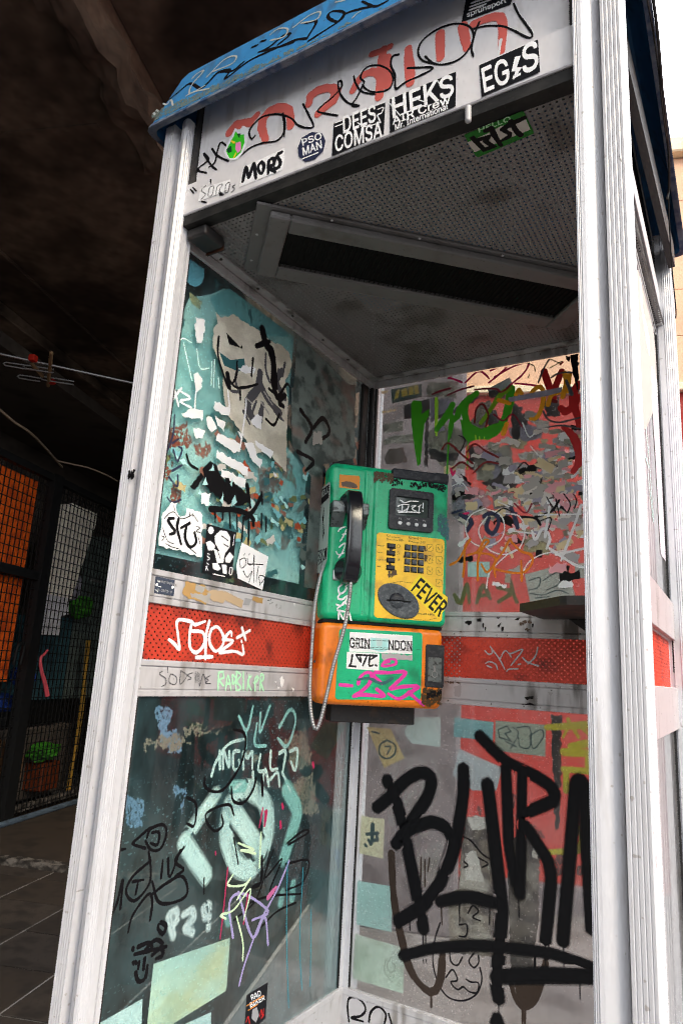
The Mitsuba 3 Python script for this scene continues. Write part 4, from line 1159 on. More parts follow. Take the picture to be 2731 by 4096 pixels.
S|redB|15|2330,-3570 2354,-3530 2393,-3608
S|redB|16|2561,-3600 2578,-3540 2612,-3617 2624,-3547
S|redB|16|2589,-3626 2633,-3608
=LK|graffiti_tag|i|thin black marker loops on the kick plate, left side
S|ink|17|3208,-3834 3259,-3841 3293,-3900
=BU|sticker|o|dark green sticker with olive bubble letters top left on the back pane
P|dgreen|0|506,4204 1012,4227 1027,3940 546,3919
P|oliveB|0|575,3965 603,4111 668,4125 648,3991
P|oliveB|0|682,4110 772,4132 803,4002 700,3995
P|oliveB|0|798,4128 875,4140 893,4000 816,4000
P|oliveB|0|888,4137 951,4164 982,3997 911,3997
=BU|sticker|o|flaking grey sticker beside the green one on the back pane
P|flake|1|1115,4159 1327,4114 1593,4074 1548,3950 1563,3828 1333,3890 1085,3931
=BU|sticker|o|black rectangular sticker behind the green spray on the back pane
P|blk|0|744,3858 1148,3896 1162,3628 753,3639
=BU|paper_scrap|o|worn strips of paper at the left of the back pane
P|flake|1|401,3616 742,3604 747,3469 435,3462
P|flake|1|414,3342 543,3399 928,3396 921,3253 443,3289
P|greyBlk|1|454,3068 526,3205 758,3201 831,2978 640,2970 484,2987
P|olive|1|377,3820 603,3823 617,3796 393,3780
P|olive|1|348,4142 469,4134 463,4105 355,4108
=BU|sticker|o|tilted slate sticker under the magenta scribble on the back pane
P|greyTeal|0|2014,3894 2326,4013 2387,3852 2359,3766 2061,3758
=BU|poster|o|black and beige layered poster remains in the middle of the back pane
P|beigeD|1|1128,3369 1343,3505 1725,3312 1903,3702 2061,3723 2130,3483 1864,3201 1592,3007 1549,2829 1361,2849 1160,3128
P|beigeD|1|1798,3073 2350,3049 2372,2784 2137,2547 1872,2617
P|lilacG|1|1517,2719 1691,2634 1875,2418 1835,2138 1681,1996 1530,2159
P|lilacG|1|2306,3277 2562,3330 2769,3191 2748,3086 2393,3044
P|lilacG|1|2090,2948 2221,2955 2202,2563 2104,2572
P|lilacG|1|1161,3894 1527,3834 1484,3627 1172,3530
P|pinkP|1|1693,2545 1985,2452 2096,2270 1879,2135 1746,2100
P|pinkP|1|1820,3071 2045,3088 2024,2911 1867,2975
P|black2|1|1171,3578 1531,3667 1786,3838 1901,3796 1672,3645 1390,3570
P|black2|1|1160,3128 1306,3099 1404,3029 1615,3027 1594,2915 1359,2919 1189,2984
P|black2|1|1940,2566 2136,2613 2265,2709 2435,2734 2456,2560 2393,2395 2094,2464
P|black2|1|1695,2456 1874,2462 1854,2354 1674,2347
P|black2|1|2370,3627 2499,3562 2456,3124 2371,3058 2349,3361
P|black2|1|1752,3102 1831,3115 1848,2752 1780,2760
P|black2|1|2018,3546 2129,3574 2219,3379 2042,3314
P|black2|1|2772,3585 2977,3618 2994,3354 2812,3381
P|black2|1|2456,3479 2583,3437 2562,3286 2456,3301
P|black2|1|2037,3866 2260,3828 2261,3713 2038,3773
P|black2|1|1094,3638 1144,3630 1156,2871 1107,2877
P|paper|1|2541,3377 2852,3310 2851,3202 2687,3224 2666,3293
P|paper|1|2477,2558 2825,2587 2943,2533 2560,2486
P|paper|1|2435,2908 2868,2942 2806,2800 2477,2816
P|paper|1|2971,3185 3127,3036 3086,2915 2929,2977
P|paper|1|2726,2873 2948,2890 2906,2747 2765,2720
P|sand|1|2265,2709 2725,2724 2683,2622 2266,2600
P|sand|1|2477,2473 2764,2509 3117,2414 3096,2334 2518,2342
P|sand|1|1981,2827 2135,2788 2114,2703 1937,2743
P|sand|1|2350,3138 2561,3067 2519,2963 2350,3005
P|sand|1|2727,3088 2849,3051 2767,2954
P|greyP|1|2477,2324 2881,2311 3017,2198 2477,2198
P|greyP|1|2350,2787 2519,2790 2477,2708 2372,2698
P|greyP|1|3090,3126 3246,3147 3238,2751 3103,2766
P|greyP|1|2663,2688 3083,2727 3042,2606 2724,2661
P|greyP|1|2073,2423 2393,2374 2373,2143 2118,2182
P|olive|1|2537,1800 2856,1763 2824,1545 2517,1617
P|olive|1|2269,1877 2619,1898 2718,1811 2290,1834
P|redDk|1|2951,3188 3070,3129 3048,3004
P|redDk|1|2762,2321 3019,2340 2959,2243
=BU|graffiti_tag|i|lime green spray lettering with drips on the back pane
P|spray1|0|891,3839 923,3884 1050,3844 1071,3738 1057,3643 1118,3682 1179,3709 1175,3602 1112,3491 1093,3302 1070,2904 1026,2874 966,3176 908,3519
S|spray2|48|1285,3849 1301,3299
S|spray1|100|1310,3392 1392,3498 1466,3582 1530,3714
S|spray1|99|1497,3577 1582,3471 1649,3649 1764,3748 1878,3823
S|spray1|70|1534,3525 1498,3249
S|spray1|23|1488,3274 1472,2628
S|spray1|116|1752,3750 1715,3592 1758,3399 1886,3244 2044,3189 2197,3270 2295,3436 2348,3631 2365,3810
S|spray3|72|1952,3390 2085,3558 2217,3744 2348,3825
P|spray1|0|1652,3484 1692,3247 1769,3141 2088,3168 2197,3270 2273,3371 2131,3347 1953,3303 1769,3421
S|spray1|16|1769,3157 1769,2750
S|spray2|18|1875,3223 1883,3165
S|spray2|18|1932,3193 1937,3147
S|spray2|18|1999,3184 2004,3142
=BU|graffiti_tag|i|magenta marker scrawl at the top of the back pane
S|magD|29|1222,3920 1331,3951 1495,3971
S|magD|28|1454,3870 1644,3922 1842,3942
S|magD|27|1854,3886 2037,3871 2172,3839 2238,3786 2370,3878
S|mag|28|1665,4030 1521,4111 1460,4134 1639,4181 1804,4167 1942,4201 2061,4226 1941,4285 1837,4281 1808,4219 1874,4150 2011,4195
S|mag|28|1713,4012 1897,4150 2012,4077 2058,4014
S|mag|27|2059,3956 2170,4029 2292,4128 2270,4179 2080,4128
S|mag|27|2137,4024 2347,4113 2543,4156 2607,4128 2532,3998 2370,3878
S|mag|26|2424,3878 2585,3836 2732,3788
S|mag|32|1527,2786 1564,2692 1586,2746
S|mag|31|1701,2125 1790,2141
=BU|graffiti_tag|i|red brush letters at the right of the back pane
S|redB|81|2806,3981 2867,3769 2926,3582
S|redB|80|3032,3939 2958,3753 2891,3566
S|redB|30|3019,4040 3048,4065
S|redB|94|3238,3726 3181,3627 3174,3456 3220,3299 3231,3149
S|redB|95|3015,3437 3064,3376 3154,3416 3235,3554
S|redB|92|3051,3174 3166,3031 3225,2835 3218,2671 3158,2584
S|redDk|63|2875,3569 2956,3534
=BU|graffiti_tag|i|amber brush letters beside the red ones on the back pane
S|amber|57|2435,3719 2474,3780 2510,3718
S|amber|56|2637,3696 2690,3759 2753,3778 2798,3692 2782,3517 2712,3352 2625,3347
S|amber|55|2854,3506 2900,3631 3048,3661
S|amber|54|3072,3910 3084,3775 3041,3585
S|amber|54|3133,3876 3102,3641
S|amber|58|2195,3678 2348,3608
S|amber|57|2263,3194 2306,3322
=BU|tape_strip|i|translucent grey tape strip across the upper right of the back pane
P|lilacG|0|2327,3691 3039,3722 3022,3654 2834,3630 2348,3626
=BU|graffiti_tag|i|dark grey looping scribble at the right edge of the back pane
S|grey3|23|2898,3875 2981,3915 3122,3911 3240,3857
S|grey3|23|2791,3428 2852,3310 2992,3246 3249,3273
S|grey3|23|2851,3202 3031,3198 3246,3126
S|grey3|24|2732,3837 2817,4047 2985,4285
S|grey3|46|3090,3796 3157,3599
P|black2|1|3158,4267 3252,4252 3240,3618 3181,3846 3166,3892 3146,4118
P|black2|1|3086,4152 3156,4127 3134,4053 3089,4095
S|oliveD|15|2597,4203 2672,4235 2798,4209 2942,4102 3023,4052
S|oliveD|15|2543,4168 2671,4086 2691,4003
S|oliveD|15|2879,4013 3044,4082
S|oliveD|15|2596,3929 2617,3971
=BU|graffiti_tag|i|navy marker strokes right of the phone on the back pane
S|navy|55|2011,2083 2076,2117 2183,2092 2205,1964 2125,1842 2039,1932 2081,2053
S|navy|54|2373,2164 2419,2035 2456,1903
S|navy|57|1678,2127 1841,2025 1776,1904
S|navy|29|2310,2080 2439,2096
S|navy|31|1564,2157 1700,2191
S|ink|30|2477,2047 2680,2013 2743,1927
S|ink|30|2680,2028 2879,2086 2978,2221
=BU|graffiti_tag|i|thin white rings and white brush crosses on the back pane
S|chalk|17|2021,2189 1835,2116 1753,1948 1841,1751 2026,1679 2228,1754 2286,1917 2226,2090 2021,2189
S|chalk|17|2268,2108 2477,2052 2548,1861 2476,1639 2270,1566 2059,1657 1937,1895 2055,2080
S|chalk|17|2053,1141 2083,1325 2187,1445 2353,1583 2486,1635
S|chalk|16|2496,1235 2577,1433 2756,1547 3046,1591
S|chalk|34|2860,2148 2801,1766
S|chalk|33|3245,2140 3126,1809 2991,1460
S|chalk|32|2931,1541 3272,1602
S|chalk|32|2854,1619 3138,1416 3267,1370
S|chalk|34|2639,1856 2682,1742 2782,1884 2860,1753 2819,1621
S|chalk|19|2720,2052 3243,2028
S|chalk|20|2353,1872 2679,1813
=BU|graffiti_tag|i|orange marker tag across the lower back pane
S|orangeT|30|1553,1454 1672,1524 1801,1753 1823,1777 1754,1670 1749,1458 1734,1291
S|orangeT|30|1799,1579 1930,1620 2019,1764 2079,1740 1994,1655 1936,1494 1935,1241
S|orangeT|29|1908,1600 2102,1572 2170,1487 2062,1342 1979,1451
S|orangeT|28|2168,1282 2156,1446 2270,1607 2353,1758 2378,1722 2501,1598 2621,1552 2641,1451 2540,1334 2358,1334 2146,1385
S|orangeT|28|2508,1225 2500,1476
=BU|graffiti_tag|o|mirrored olive letters KAM low on the upper back pane
S|oliveK|55|1593,1063 1683,955 1766,1207 1801,959
S|oliveK|54|1900,959 1983,1183 2078,1015
S|oliveK|54|1937,1050 2060,1060
S|oliveK|52|2346,1238 2379,1077 2427,968
S|oliveK|52|2179,1156 2358,1093 2195,974
=BU|sticker|o|plain pale teal sticker near the orange tag
P|tealS|0|1768,1500 2071,1490 2073,1288 1771,1300
=BU|sticker|o|large grey doodled sticker above the corner shelf
P|greyS|0|2526,1314 3035,1439 3140,1032 2595,942
S|dteal|14|2576,1234 2715,1270 2694,1153 2576,1115
S|dteal|13|2753,1230 2870,1306 2966,1324 2946,1188 2791,1112
S|dteal|13|2595,1075 2752,1054 2926,1111 3057,1071
S|dteal|14|2852,1385 2967,1382 2929,1344
S|dteal|13|2654,1016 2829,1034
S|dteal|13|2985,1265 3059,1186 3002,1129
=BU|sticker|o|small grey sticker at the far right of the back pane
P|greyS|0|3138,1436 3277,1435 3273,1249 3144,1262
=BR1|paint_chip|i|black flaked patches on the back rail
P|black2|1|1778,710 1861,717 1868,691 1827,658 1806,684 1785,683
P|black2|1|1937,751 1991,758 1992,712 1944,712
P|black2|1|2201,670 2261,703 2228,639
P|black2|1|2255,652 2288,650 2281,595 2257,601
P|black2|1|2187,772 2241,767 2214,747
P|black2|1|2418,743 2489,769 2476,737
P|black2|1|2489,693 2509,700 2502,662
P|black2|1|2636,702 2661,696 2655,652 2636,652
P|black2|1|2313,793 2333,793 2320,704
P|black2|1|2013,700 2026,700 2020,622
P|black2|1|2040,648 2067,642 2048,584
P|brownD|2|2502,731 2655,727 2630,695 2515,706
P|brownD|2|2553,632 2648,627 2642,608
P|brownD|2|1696,551 1973,550 1960,531 1711,531
P|chalk|1|1967,550 1987,557 1981,518
P|chalk|1|2041,558 2055,552 2048,533
=BR2|paint_chip|i|black and rusty patches on the lower back rail
P|black2|1|2539,-177 2657,-157 2644,-187 2576,-210
P|black2|1|2451,-267 2601,-232 2735,-282 2699,-314 2551,-283
P|black2|1|2195,-358 2298,-338 2273,-376 2221,-374
P|greyP|1|1640,-109 1737,-78 1726,-230 1656,-222
P|greyP|1|2822,-99 2882,-101 2857,-150
P|brownD|2|1525,-14 1708,-23 1722,-67 1540,-38
=BP|graffiti_tag|i|faded white scratchy tag on the red perforated strip at the back
S|greyW|17|2043,355 2090,312 2137,327 2133,364
S|greyW|17|2110,408 2237,249 2296,139
S|greyW|17|2054,197 2105,224 2185,190 2205,135
S|greyW|17|2230,248 2302,364 2367,328 2521,383 2374,186
S|greyW|16|2322,116 2354,142 2464,153
S|greyW|17|2072,173 2132,150
S|greyW|16|2354,328 2380,285
S|greyW|21|2521,285 2584,232 2709,197
S|greyW|21|2704,414 2672,303 2584,213
S|greyW|21|2464,202 2495,210
=BL|sticker|o|yellowed tilted sticker with a round emblem behind the lower back pane
P|yellowed|0|371,-708 731,-701 946,-1048 656,-1202
S|dteal|21|682,-850 585,-919 583,-1039 693,-1080 801,-1012 802,-898 682,-850
S|dteal|21|657,-936 742,-928 690,-1028
S|dteal|21|447,-763 564,-776
=BL|sticker|o|pale grey sticker with a torn corner behind the lower back pane
P|paleT|0|1003,-534 1436,-499 1441,-862 1042,-855 928,-743
=BL|sticker|o|solid teal sticker behind the lower back pane
P|teal2|0|1625,-484 2135,-499 2127,-727 1617,-717
=BL|sticker|o|grey green sticker with outlined lettering behind the lower back pane
P|greyG|0|2159,-479 2772,-478 2762,-835 2152,-830
K|dteal|14|2195,-583 2302,-529 2349,-591 2279,-620 2349,-701 2208,-670 2195,-583
S|dteal|13|2372,-534 2442,-605 2349,-788
S|dteal|13|2419,-541 2580,-527 2579,-743 2465,-754 2442,-648
S|dteal|13|2580,-614 2716,-537 2737,-621 2624,-760 2580,-614
S|dteal|13|2279,-708 2419,-759
=BL|sticker|o|tilted pale blue grey sticker behind the lower back pane
P|paleB|0|1696,-854 2248,-1016 2177,-1282 1878,-1321 1610,-1178
=BL|sticker|o|cream sticker with a thick dark brush glyph behind the lower back pane
P|cream|0|348,-1825 477,-1834 695,-1820 696,-2294 346,-2287
S|dteal|55|524,-1915 522,-2143 478,-2110
S|dteal|55|446,-2042 604,-2005
S|dteal|55|585,-2019 603,-2089 534,-2101
S|dteal|35|425,-2171 454,-2189
=BL|sticker|o|light teal square sheet behind the lower back pane
P|tealS|0|338,-2616 835,-2589 856,-3102 354,-3123
=BL|sticker|o|pale green sheet with a faint spiral behind the lower back pane
P|sheet3|0|339,-3235 1036,-3238 1038,-3730 336,-3741
S|greyG|14|855,-3384 807,-3479 863,-3548 925,-3472 871,-3433
S|greyG|14|778,-3423 785,-3567 893,-3644
=BL|paint_patch|o|brown scraped paint columns behind the lower back pane
P|scrape|1|1786,-1658 1930,-1594 2074,-1616 2100,-1926 2129,-2045 2151,-2448 2161,-3078 1766,-3131 1624,-3144 1593,-2641 1728,-2407 1744,-1985
P|scrape2|1|2307,-1789 2554,-1729 2696,-1766 2669,-2616 2613,-3066 2356,-3185 2332,-2492
P|paper|1|1810,-1633 2062,-1596 2075,-1721 1885,-1771
P|paper|1|1793,-2040 1936,-1995 2034,-2308 1799,-2332
P|paper|1|2619,-1819 2685,-1828 2662,-1952 2597,-1944
=BL|graffiti_tag|o|black dripping line of paint with speckles behind the lower back pane
P|black2|1|2833,-355 2961,-349 2939,-1142 2868,-1172 2845,-884
P|black2|1|2853,-1174 2928,-1185 2912,-1592 2869,-1618
P|brownR|2|2813,-1906 2961,-1861 2958,-2057 2853,-2096
P|brownR|2|3063,-1960 3237,-1891 3235,-2006 3082,-2053
P|brownR|2|2351,-1260 2419,-1293 2397,-1464 2328,-1389
P|brownR|2|2598,-1579 2729,-1701 2663,-1751
P|brownR|2|1903,-1339 1951,-1355 1978,-1587 1942,-1550
=BL|graffiti_tag|o|yellow brush letters behind the lower back pane at the right
S|acid|81|2783,-505 3003,-473 3322,-425
S|acid|78|3059,-691 3317,-618
S|acid|78|2972,-762 3314,-743
S|acid|77|2965,-950 3310,-938
S|acid|79|2999,-971 2996,-1176
S|acid|43|3030,-392 3050,-454
S|acid|43|3028,-492 2970,-599
S|acid|42|3088,-487 3146,-582
S|acid|42|3174,-475 3287,-559
S|acid|40|3126,-1320 3091,-1524 3155,-1652 3090,-1819
S|acid|40|3028,-1554 3173,-1541
S|acid|41|3230,-801 3232,-923
S|acid|68|2809,-1857 3086,-1797 3179,-1746
=BL|graffiti_tag|i|thin black line drawing low on the lower back pane
S|ink|17|1519,-2842 1456,-3040 1439,-3287 1517,-3488 1639,-3595 1826,-3582 1980,-3473 2041,-3319 2017,-3199
S|ink|17|1646,-3058 1661,-3215 1745,-3239 1804,-3142
S|ink|17|1940,-3070 1884,-3162 1942,-3217 1999,-3155 1998,-3077
S|ink|17|1606,-3397 1687,-3298 1748,-3392 1666,-3432 1750,-3489 1819,-3442 1889,-3473 1984,-3459 2001,-3358 1910,-3371 1852,-3356
S|ink|17|1864,-2667 1921,-2575 1992,-2621 1923,-2696 2016,-2716
S|ink|18|1790,-1850 1887,-1877 2031,-2000 2148,-2042
S|ink|18|1807,-2122 1855,-2155 1808,-2185
S|ink|17|1984,-2049 2102,-2091 2032,-2144
S|ink|17|1760,-2811 1854,-2791 1844,-2913 1762,-2931
S|ink|13|1310,-3277 1324,-3325
S|ink|13|1347,-3269 1361,-3316
=BL|graffiti_tag|i|thin brown runny drips under the black spray lettering on the lower back pane
S|drip|90|841,-2202 898,-2696 1012,-3097 1167,-3454 1419,-3603 1535,-3444 1557,-3159
S|drip|59|2373,-3237 2421,-3394 2517,-3472 2654,-3353 2738,-3128 2771,-2916
P|drip|0|2410,-3228 2442,-3389 2519,-3462 2643,-3346 2717,-3152 2761,-2899 2665,-3137 2528,-3208
S|drip|26|1427,-3611 1431,-3748
S|drip|24|2510,-3464 2506,-3624
S|drip|24|2538,-3457 2531,-3617
S|drip|24|2269,-3433 2265,-3491
S|drip|19|1249,-2176 1253,-2455
S|drip|18|1300,-2189 1310,-2487
S|drip|19|1363,-2157 1342,-2311
S|drip|18|1527,-2654 1544,-2857
=BL|graffiti_tag|i|huge black sprayed letters BURN over two sprayed underlines on the lower back pane
Y|ink|151|747,-1340 895,-1586 1032,-1971 1153,-2388 1269,-2791 1304,-2940
Y|ink|145|616,-1682 771,-1557 953,-1349 1137,-1216 1294,-1188 1365,-1275 1328,-1437 1229,-1607 1104,-1782 991,-1944
Y|ink|141|903,-2070 1004,-1942 1159,-1829 1389,-1744 1567,-1782 1656,-1897 1635,-2067 1554,-2293 1484,-2454 1292,-2702 1093,-2848 972,-2941
Y|ink|141|1781,-1080 1790,-1332 1755,-1576 1712,-1884 1653,-2107 1602,-2221
Y|ink|145|2088,-1218 2138,-1500 2193,-1910 2245,-2309 2276,-2602 2244,-2903 2213,-3277 2236,-3442
Y|ink|124|1513,-2611 1754,-2516 1990,-2480 2231,-2496
Y|ink|128|1986,-673 2137,-809 2327,-942 2578,-1024 2777,-1105 2880,-1211 2840,-1319 2665,-1405 2537,-1475
Y|ink|123|2315,-997 2328,-1263 2340,-1576 2357,-1863 2420,-2176 2475,-2354
Y|ink|112|2510,-1038 2505,-1448 2496,-1860 2482,-2343
Y|ink|125|2536,-1609 2685,-1772 2808,-1966 2831,-2197 2796,-2494 2762,-2758
Y|ink|131|2953,-2715 2985,-2359 3032,-1966 3082,-1466 3116,-1089 3183,-1047 3214,-1168 3227,-1543 3236,-2025 3257,-2527
Y|ink|108|1046,-3302 1283,-3192 1646,-3062 2110,-2953 2486,-2896 2824,-2866 3067,-2874 3302,-2909
Y|ink|146|2213,-3248 2334,-3205 2655,-3115 2964,-3045 3300,-2976
Y|ink|115|2205,-3705 2227,-3651 2249,-3710
=BU|graffiti_tag|i|thin dark scribbles and brownish outlines layered over the scraps on the back pane
S|redDk|25|1861,3408 1881,3590 1971,3657 2052,3495 2020,3317
S|redDk|25|1390,3077 1483,3158 1685,2969 1847,2820
S|redDk|24|1754,2988 1865,3099 2024,2978 2200,2869
S|redDk|24|1849,2686 2025,2822 2200,2781
S|redDk|25|1550,2784 1687,2860 1825,2755
S|ink|14|3038,2298 3113,2166 3076,2052
S|ink|14|2940,2245 2980,2018
S|ink|14|2826,2275 2941,2057
S|ink|14|2739,1973 2878,2004 2837,1845
S|ink|14|3153,2288 3190,2204 3160,2106
S|ink|16|1633,3255 1727,3173 1662,2999
S|ink|15|2456,2689 2540,2766 2622,2671
S|ink|15|2140,2095 2268,2171 2373,2121
S|chalk|15|2520,3314 2603,3105 2686,3137
S|chalk|15|2623,2972 2766,2783
S|chalk|16|1556,2535 1693,2567 1785,2448
S|chalk|15|2203,2261 2352,2186
S|magD|20|2130,3483 2262,3373 2392,3444 2520,3248
S|magD|19|2414,2224 2559,2088 2640,2206
=FZ|stain|i|dark smudge on the left post
P|ink|2|99,1699 182,1700 184,1629 117,1644
S|grey3|3|4462,3443 4475,3386
S|grey3|3|4342,4429 4345,4408
=BL|paint_drip|i|thin black drips running from the sprayed letters
S|ink|16|1301,-2992 1314,-3236
S|ink|16|1338,-2974 1340,-3107
S|ink|14|2762,-2786 2763,-3141
S|ink|14|2800,-2759 2794,-2929
S|ink|14|2958,-2742 2959,-2982
S|ink|14|2237,-3451 2242,-3647
S|ink|15|1755,-2547 1764,-2790
S|ink|15|2128,-2493 2126,-2732
S|ink|16|1118,-2843 1130,-3009
S|ink|13|3123,-3052 3122,-3232
S|ink|14|2464,-2386 2469,-2581
S|ink|24|2646,-2888 2647,-3114
S|ink|25|2309,-2496 2312,-2732
=BK|graffiti_tag|i|black looping marker letters on the kick plate at the back
S|ink|26|359,-4181 328,-4024 354,-3923 484,-3900 582,-3977 526,-4074 389,-4132 556,-4128
S|ink|25|634,-4106 655,-3999 750,-3917 857,-3966 842,-4080
S|ink|25|895,-3955 937,-4044
=RF|graffiti_tag|i|long black marker scrawl along the blue roof edge
S|ink|35|46,387 160,448 300,507 528,287 626,336 719,435 935,311 1058,379
S|ink|33|719,435 893,363 878,224 1119,339 1354,335 1563,313 1725,281 1851,207
S|ink|34|1099,595 1163,582
S|ink|34|1205,617 1259,595
S|ink|33|1284,414 1375,419 1511,504 1598,448 1480,371
S|ink|31|1851,207 1900,436 1755,519
S|ink|30|1887,146 2043,188 2213,240 2212,353 2061,480 2032,411 2174,233 2242,306 2406,255 2553,185
S|ink|27|2400,377 2554,178 2633,151 2691,157
S|ink|32|1235,423 1494,322 1686,263
=RF|wear|i|scraped grey wear along the lower edge of the blue roof
P|greyTeal|2|-114,97 681,40 1360,7 2011,-22 2962,-106 2937,53 1977,117 1315,155 625,196 -128,263
P|ink|2|-96,56 695,1 2018,-49 2965,-121 2952,-43 1999,30 667,78
=RF|graffiti_tag|i|pale grey chalky scrawl along the blue roof edge
S|chalkG|24|-30,367 52,303 82,365 175,215
S|chalkG|23|295,592 356,645 449,625 350,460 384,286 589,296
S|chalkG|22|556,459 725,639 895,584 888,467 622,506
S|chalkG|21|1307,656 1390,693 1533,588 1525,469 1347,533
S|chalkG|20|1608,559 1766,630 1905,594 1894,478 1701,559
S|chalkG|19|2066,625 2187,560
S|chalkG|18|2347,162 2382,200 2419,206
S|chalkG|23|333,279 440,278 679,188
S|chalkG|24|-99,294 -53,252
S|chalkG|24|-128,263 -84,213
=PF|label_plate|i|small weathered orange label plate above the handset
P|orangeL|0|-700,2410 -444,2422 -433,2396 -431,2246 -695,2241
P|tapeD|1|-674,2310 -609,2330 -509,2317 -456,2265 -655,2258
=PF|graffiti_tag|i|rough white marker tag beside the handset
S|white|18|-673,1679 -648,1719 -584,1750
S|white|18|-571,1711 -617,1602 -644,1564
S|white|18|-563,1663 -619,1650
S|white|18|-650,1483 -597,1536 -561,1543
S|white|18|-573,1542 -599,1444 -651,1352
S|white|18|-687,1427 -653,1391 -582,1421
S|white|22|-584,1036 -629,985 -609,917 -555,945 -525,994
S|white|22|-609,910 -630,862 -573,851 -520,901
S|white|22|-641,784 -585,773 -548,822 -489,765
S|white|22|-504,903 -547,806 -630,739
S|white|22|-605,588 -604,695 -543,608 -531,677
S|white|22|-629,716 -501,702
S|white|22|-512,1042 -542,1008
S|white|22|-447,599 -476,689 -519,732
=PR|instruction_panel|i|yellow instruction panel with rounded corners around the keypad
R|yellowP|46|-190,1715 713,1712 701,667 -176,659
S|brownP|5|-53,1045 36,1100 167,1123 301,1119
S|brownP|5|-137,991 -111,884 -16,782 117,715 350,677 516,678 633,713
T|blackP|F1=|-59,1672 -9,1674 -60,1696
T|blackP|F2=|-57,1628 -7,1630 -58,1653
T|blackP|F3=|230,1677 281,1678 229,1701
T|blackP|F4=|232,1631 283,1633 231,1655
T|blackP|Change card|3,1667 116,1670 3,1681
T|blackP|Pin Phone|2,1628 89,1632 1,1642
T|blackP|108|97,1631 154,1633 96,1655
T|blackP|Police|290,1676 344,1677 289,1694
T|blackP|191|352,1677 410,1678 352,1702
T|blackP|Fire station|291,1627 388,1630 291,1640
T|blackP|199|391,1634 449,1635 391,1657
T|blackP|Language|-176,1542 -91,1544 -176,1558
T|blackP|Volume|-172,1456 -109,1457 -172,1472
T|blackP|Follow-on call|-174,1363 -45,1366 -175,1381
T|blackP|Redial|-172,1281 -117,1281 -172,1297
T|blackP|Insert card|377,737 598,741 377,762
S|brownP|5|479,1626 547,1626 550,1548 481,1548 479,1626
S|brownP|5|604,1632 677,1629 679,1547 606,1548 604,1632
S|brownP|5|483,1479 548,1479 551,1398 486,1398 483,1479
S|brownP|5|608,1485 680,1482 682,1400 610,1402 608,1485
S|brownP|5|488,1337 552,1337 555,1256 490,1257 488,1337
S|brownP|5|612,1339 684,1335 686,1255 614,1256 612,1339
S|brownP|5|613,1193 681,1190 683,1109 615,1112 613,1193
S|brownP|5|82,1581 119,1579 117,1552 83,1552 82,1581
S|brownP|5|86,1484 111,1498 112,1457 87,1463
S|brownP|8|497,1575 531,1603
S|brownP|8|625,1604 652,1566
S|brownP|8|511,1422 530,1456
S|brownP|8|630,1441 661,1420
S|brownP|8|506,1300 535,1278
S|brownP|8|633,1311 660,1278
S|brownP|8|635,1134 663,1169
S|brownP|8|99,1384 114,1409 115,1385
P|soot|2|-16,1539 42,1544 27,1506 2,1503
P|soot|2|-12,1446 46,1451 39,1418 -3,1414
P|soot|2|-25,1348 66,1357 51,1323 -7,1318
P|soot|2|-29,1260 70,1269 55,1220 15,1185 -19,1214
P|soot|2|174,1593 199,1603 198,1530 177,1528
P|soot|2|178,1504 194,1509 197,1433 180,1440
P|soot|2|279,1248 338,1250 322,1223
P|soot|2|419,1633 450,1620 447,1554
P|soot|2|449,1489 466,1475 459,1425
=PR|sticker|i|tilted yellow sticker with jagged black FEVER lettering
P|yellowF|0|389,1245 787,967 784,907 658,707 615,736 237,1029
T|blk|FEVER|281,1028 663,727 406,1195
=PD|graffiti_tag|i|white marker tag scribbled over the small display
S|white|13|88,2148 149,2121 216,2149 327,2157
S|white|13|58,2065 116,2096 201,2101
S|white|13|116,2088 115,2022
S|white|13|60,2007 119,2006 186,2046
S|white|13|201,2089 171,1995
S|white|13|235,2085 295,2100 245,2053 306,2026
S|white|14|329,2087 363,2116
S|white|13|346,2089 332,2004
S|white|14|391,2144 390,2069
S|white|13|391,2044 391,2035
S|white|13|70,1984 204,2007 357,2015
T|grey6|F1|78,1902 115,1903 77,1922
T|grey6|F2|184,1904 221,1905 183,1924
T|grey6|F3|289,1905 327,1906 289,1925
T|grey6|F4|395,1907 433,1907 394,1926
=PO|service_panel|i|green service panel of the lower housing
R|greenP|40|-588,501 466,521 470,-283 -595,-324
=PO|sticker|i|pale sticker reading GRIN NDON around a faded teal picture
P|white|0|-459,469 338,477 342,254 -453,236
P|tealL|0|-198,418 28,418 34,288 -45,253 -191,282
P|paleT|0|-134,422 -44,413 -48,321 -113,317
S|ink|5|-451,371 340,407
S|ink|5|-447,296 343,315
S|ink|5|-446,281 344,292
T|blk|GRIN|-452,288 -200,289 -459,401
T|blk|NDON|37,289 338,297 32,403
=PO|sticker|i|white hand lettered sticker with thick black marker strokes below the picture sticker
P|white|0|-482,231 -74,236 -75,33 -479,38
K|blk|23|-410,209 -423,103 -442,70 -355,66
S|blk|23|-362,204 -108,209
S|blk|23|-362,196 -303,125 -314,184
S|blk|23|-235,189 -277,82
S|blk|23|-195,191 -198,86 -150,96
S|blk|23|-108,209 -193,154
S|blk|23|-118,98 -105,89
=PO|sticker|i|torn silver grey sticker beside the white lettered one
P|greyW|1|-53,238 346,247 345,178 152,174 -55,182
=PO|graffiti_tag|i|magenta marker tag across the green service panel
S|magP|42|-543,-154 -398,-158
S|magP|42|-321,-128 -301,-53 -225,7 -161,-13 -187,-121 -277,-214 -376,-277 -244,-254 -22,-261 -7,-238 -89,-183
S|magP|43|-29,-113 -146,0 62,18 264,34 147,-104 70,-175 230,-138 432,-123 329,-200 187,-281 56,-228
S|magP|44|313,-201 505,-341
S|magP|31|-38,95 -16,134 55,176 128,173 138,128 58,101 -22,89
S|magP|31|-7,127 56,146
S|tealD|34|-331,-84 -190,-62 -29,-113 97,-47
=PR|soot|i|black soot burnt into the top of the phone
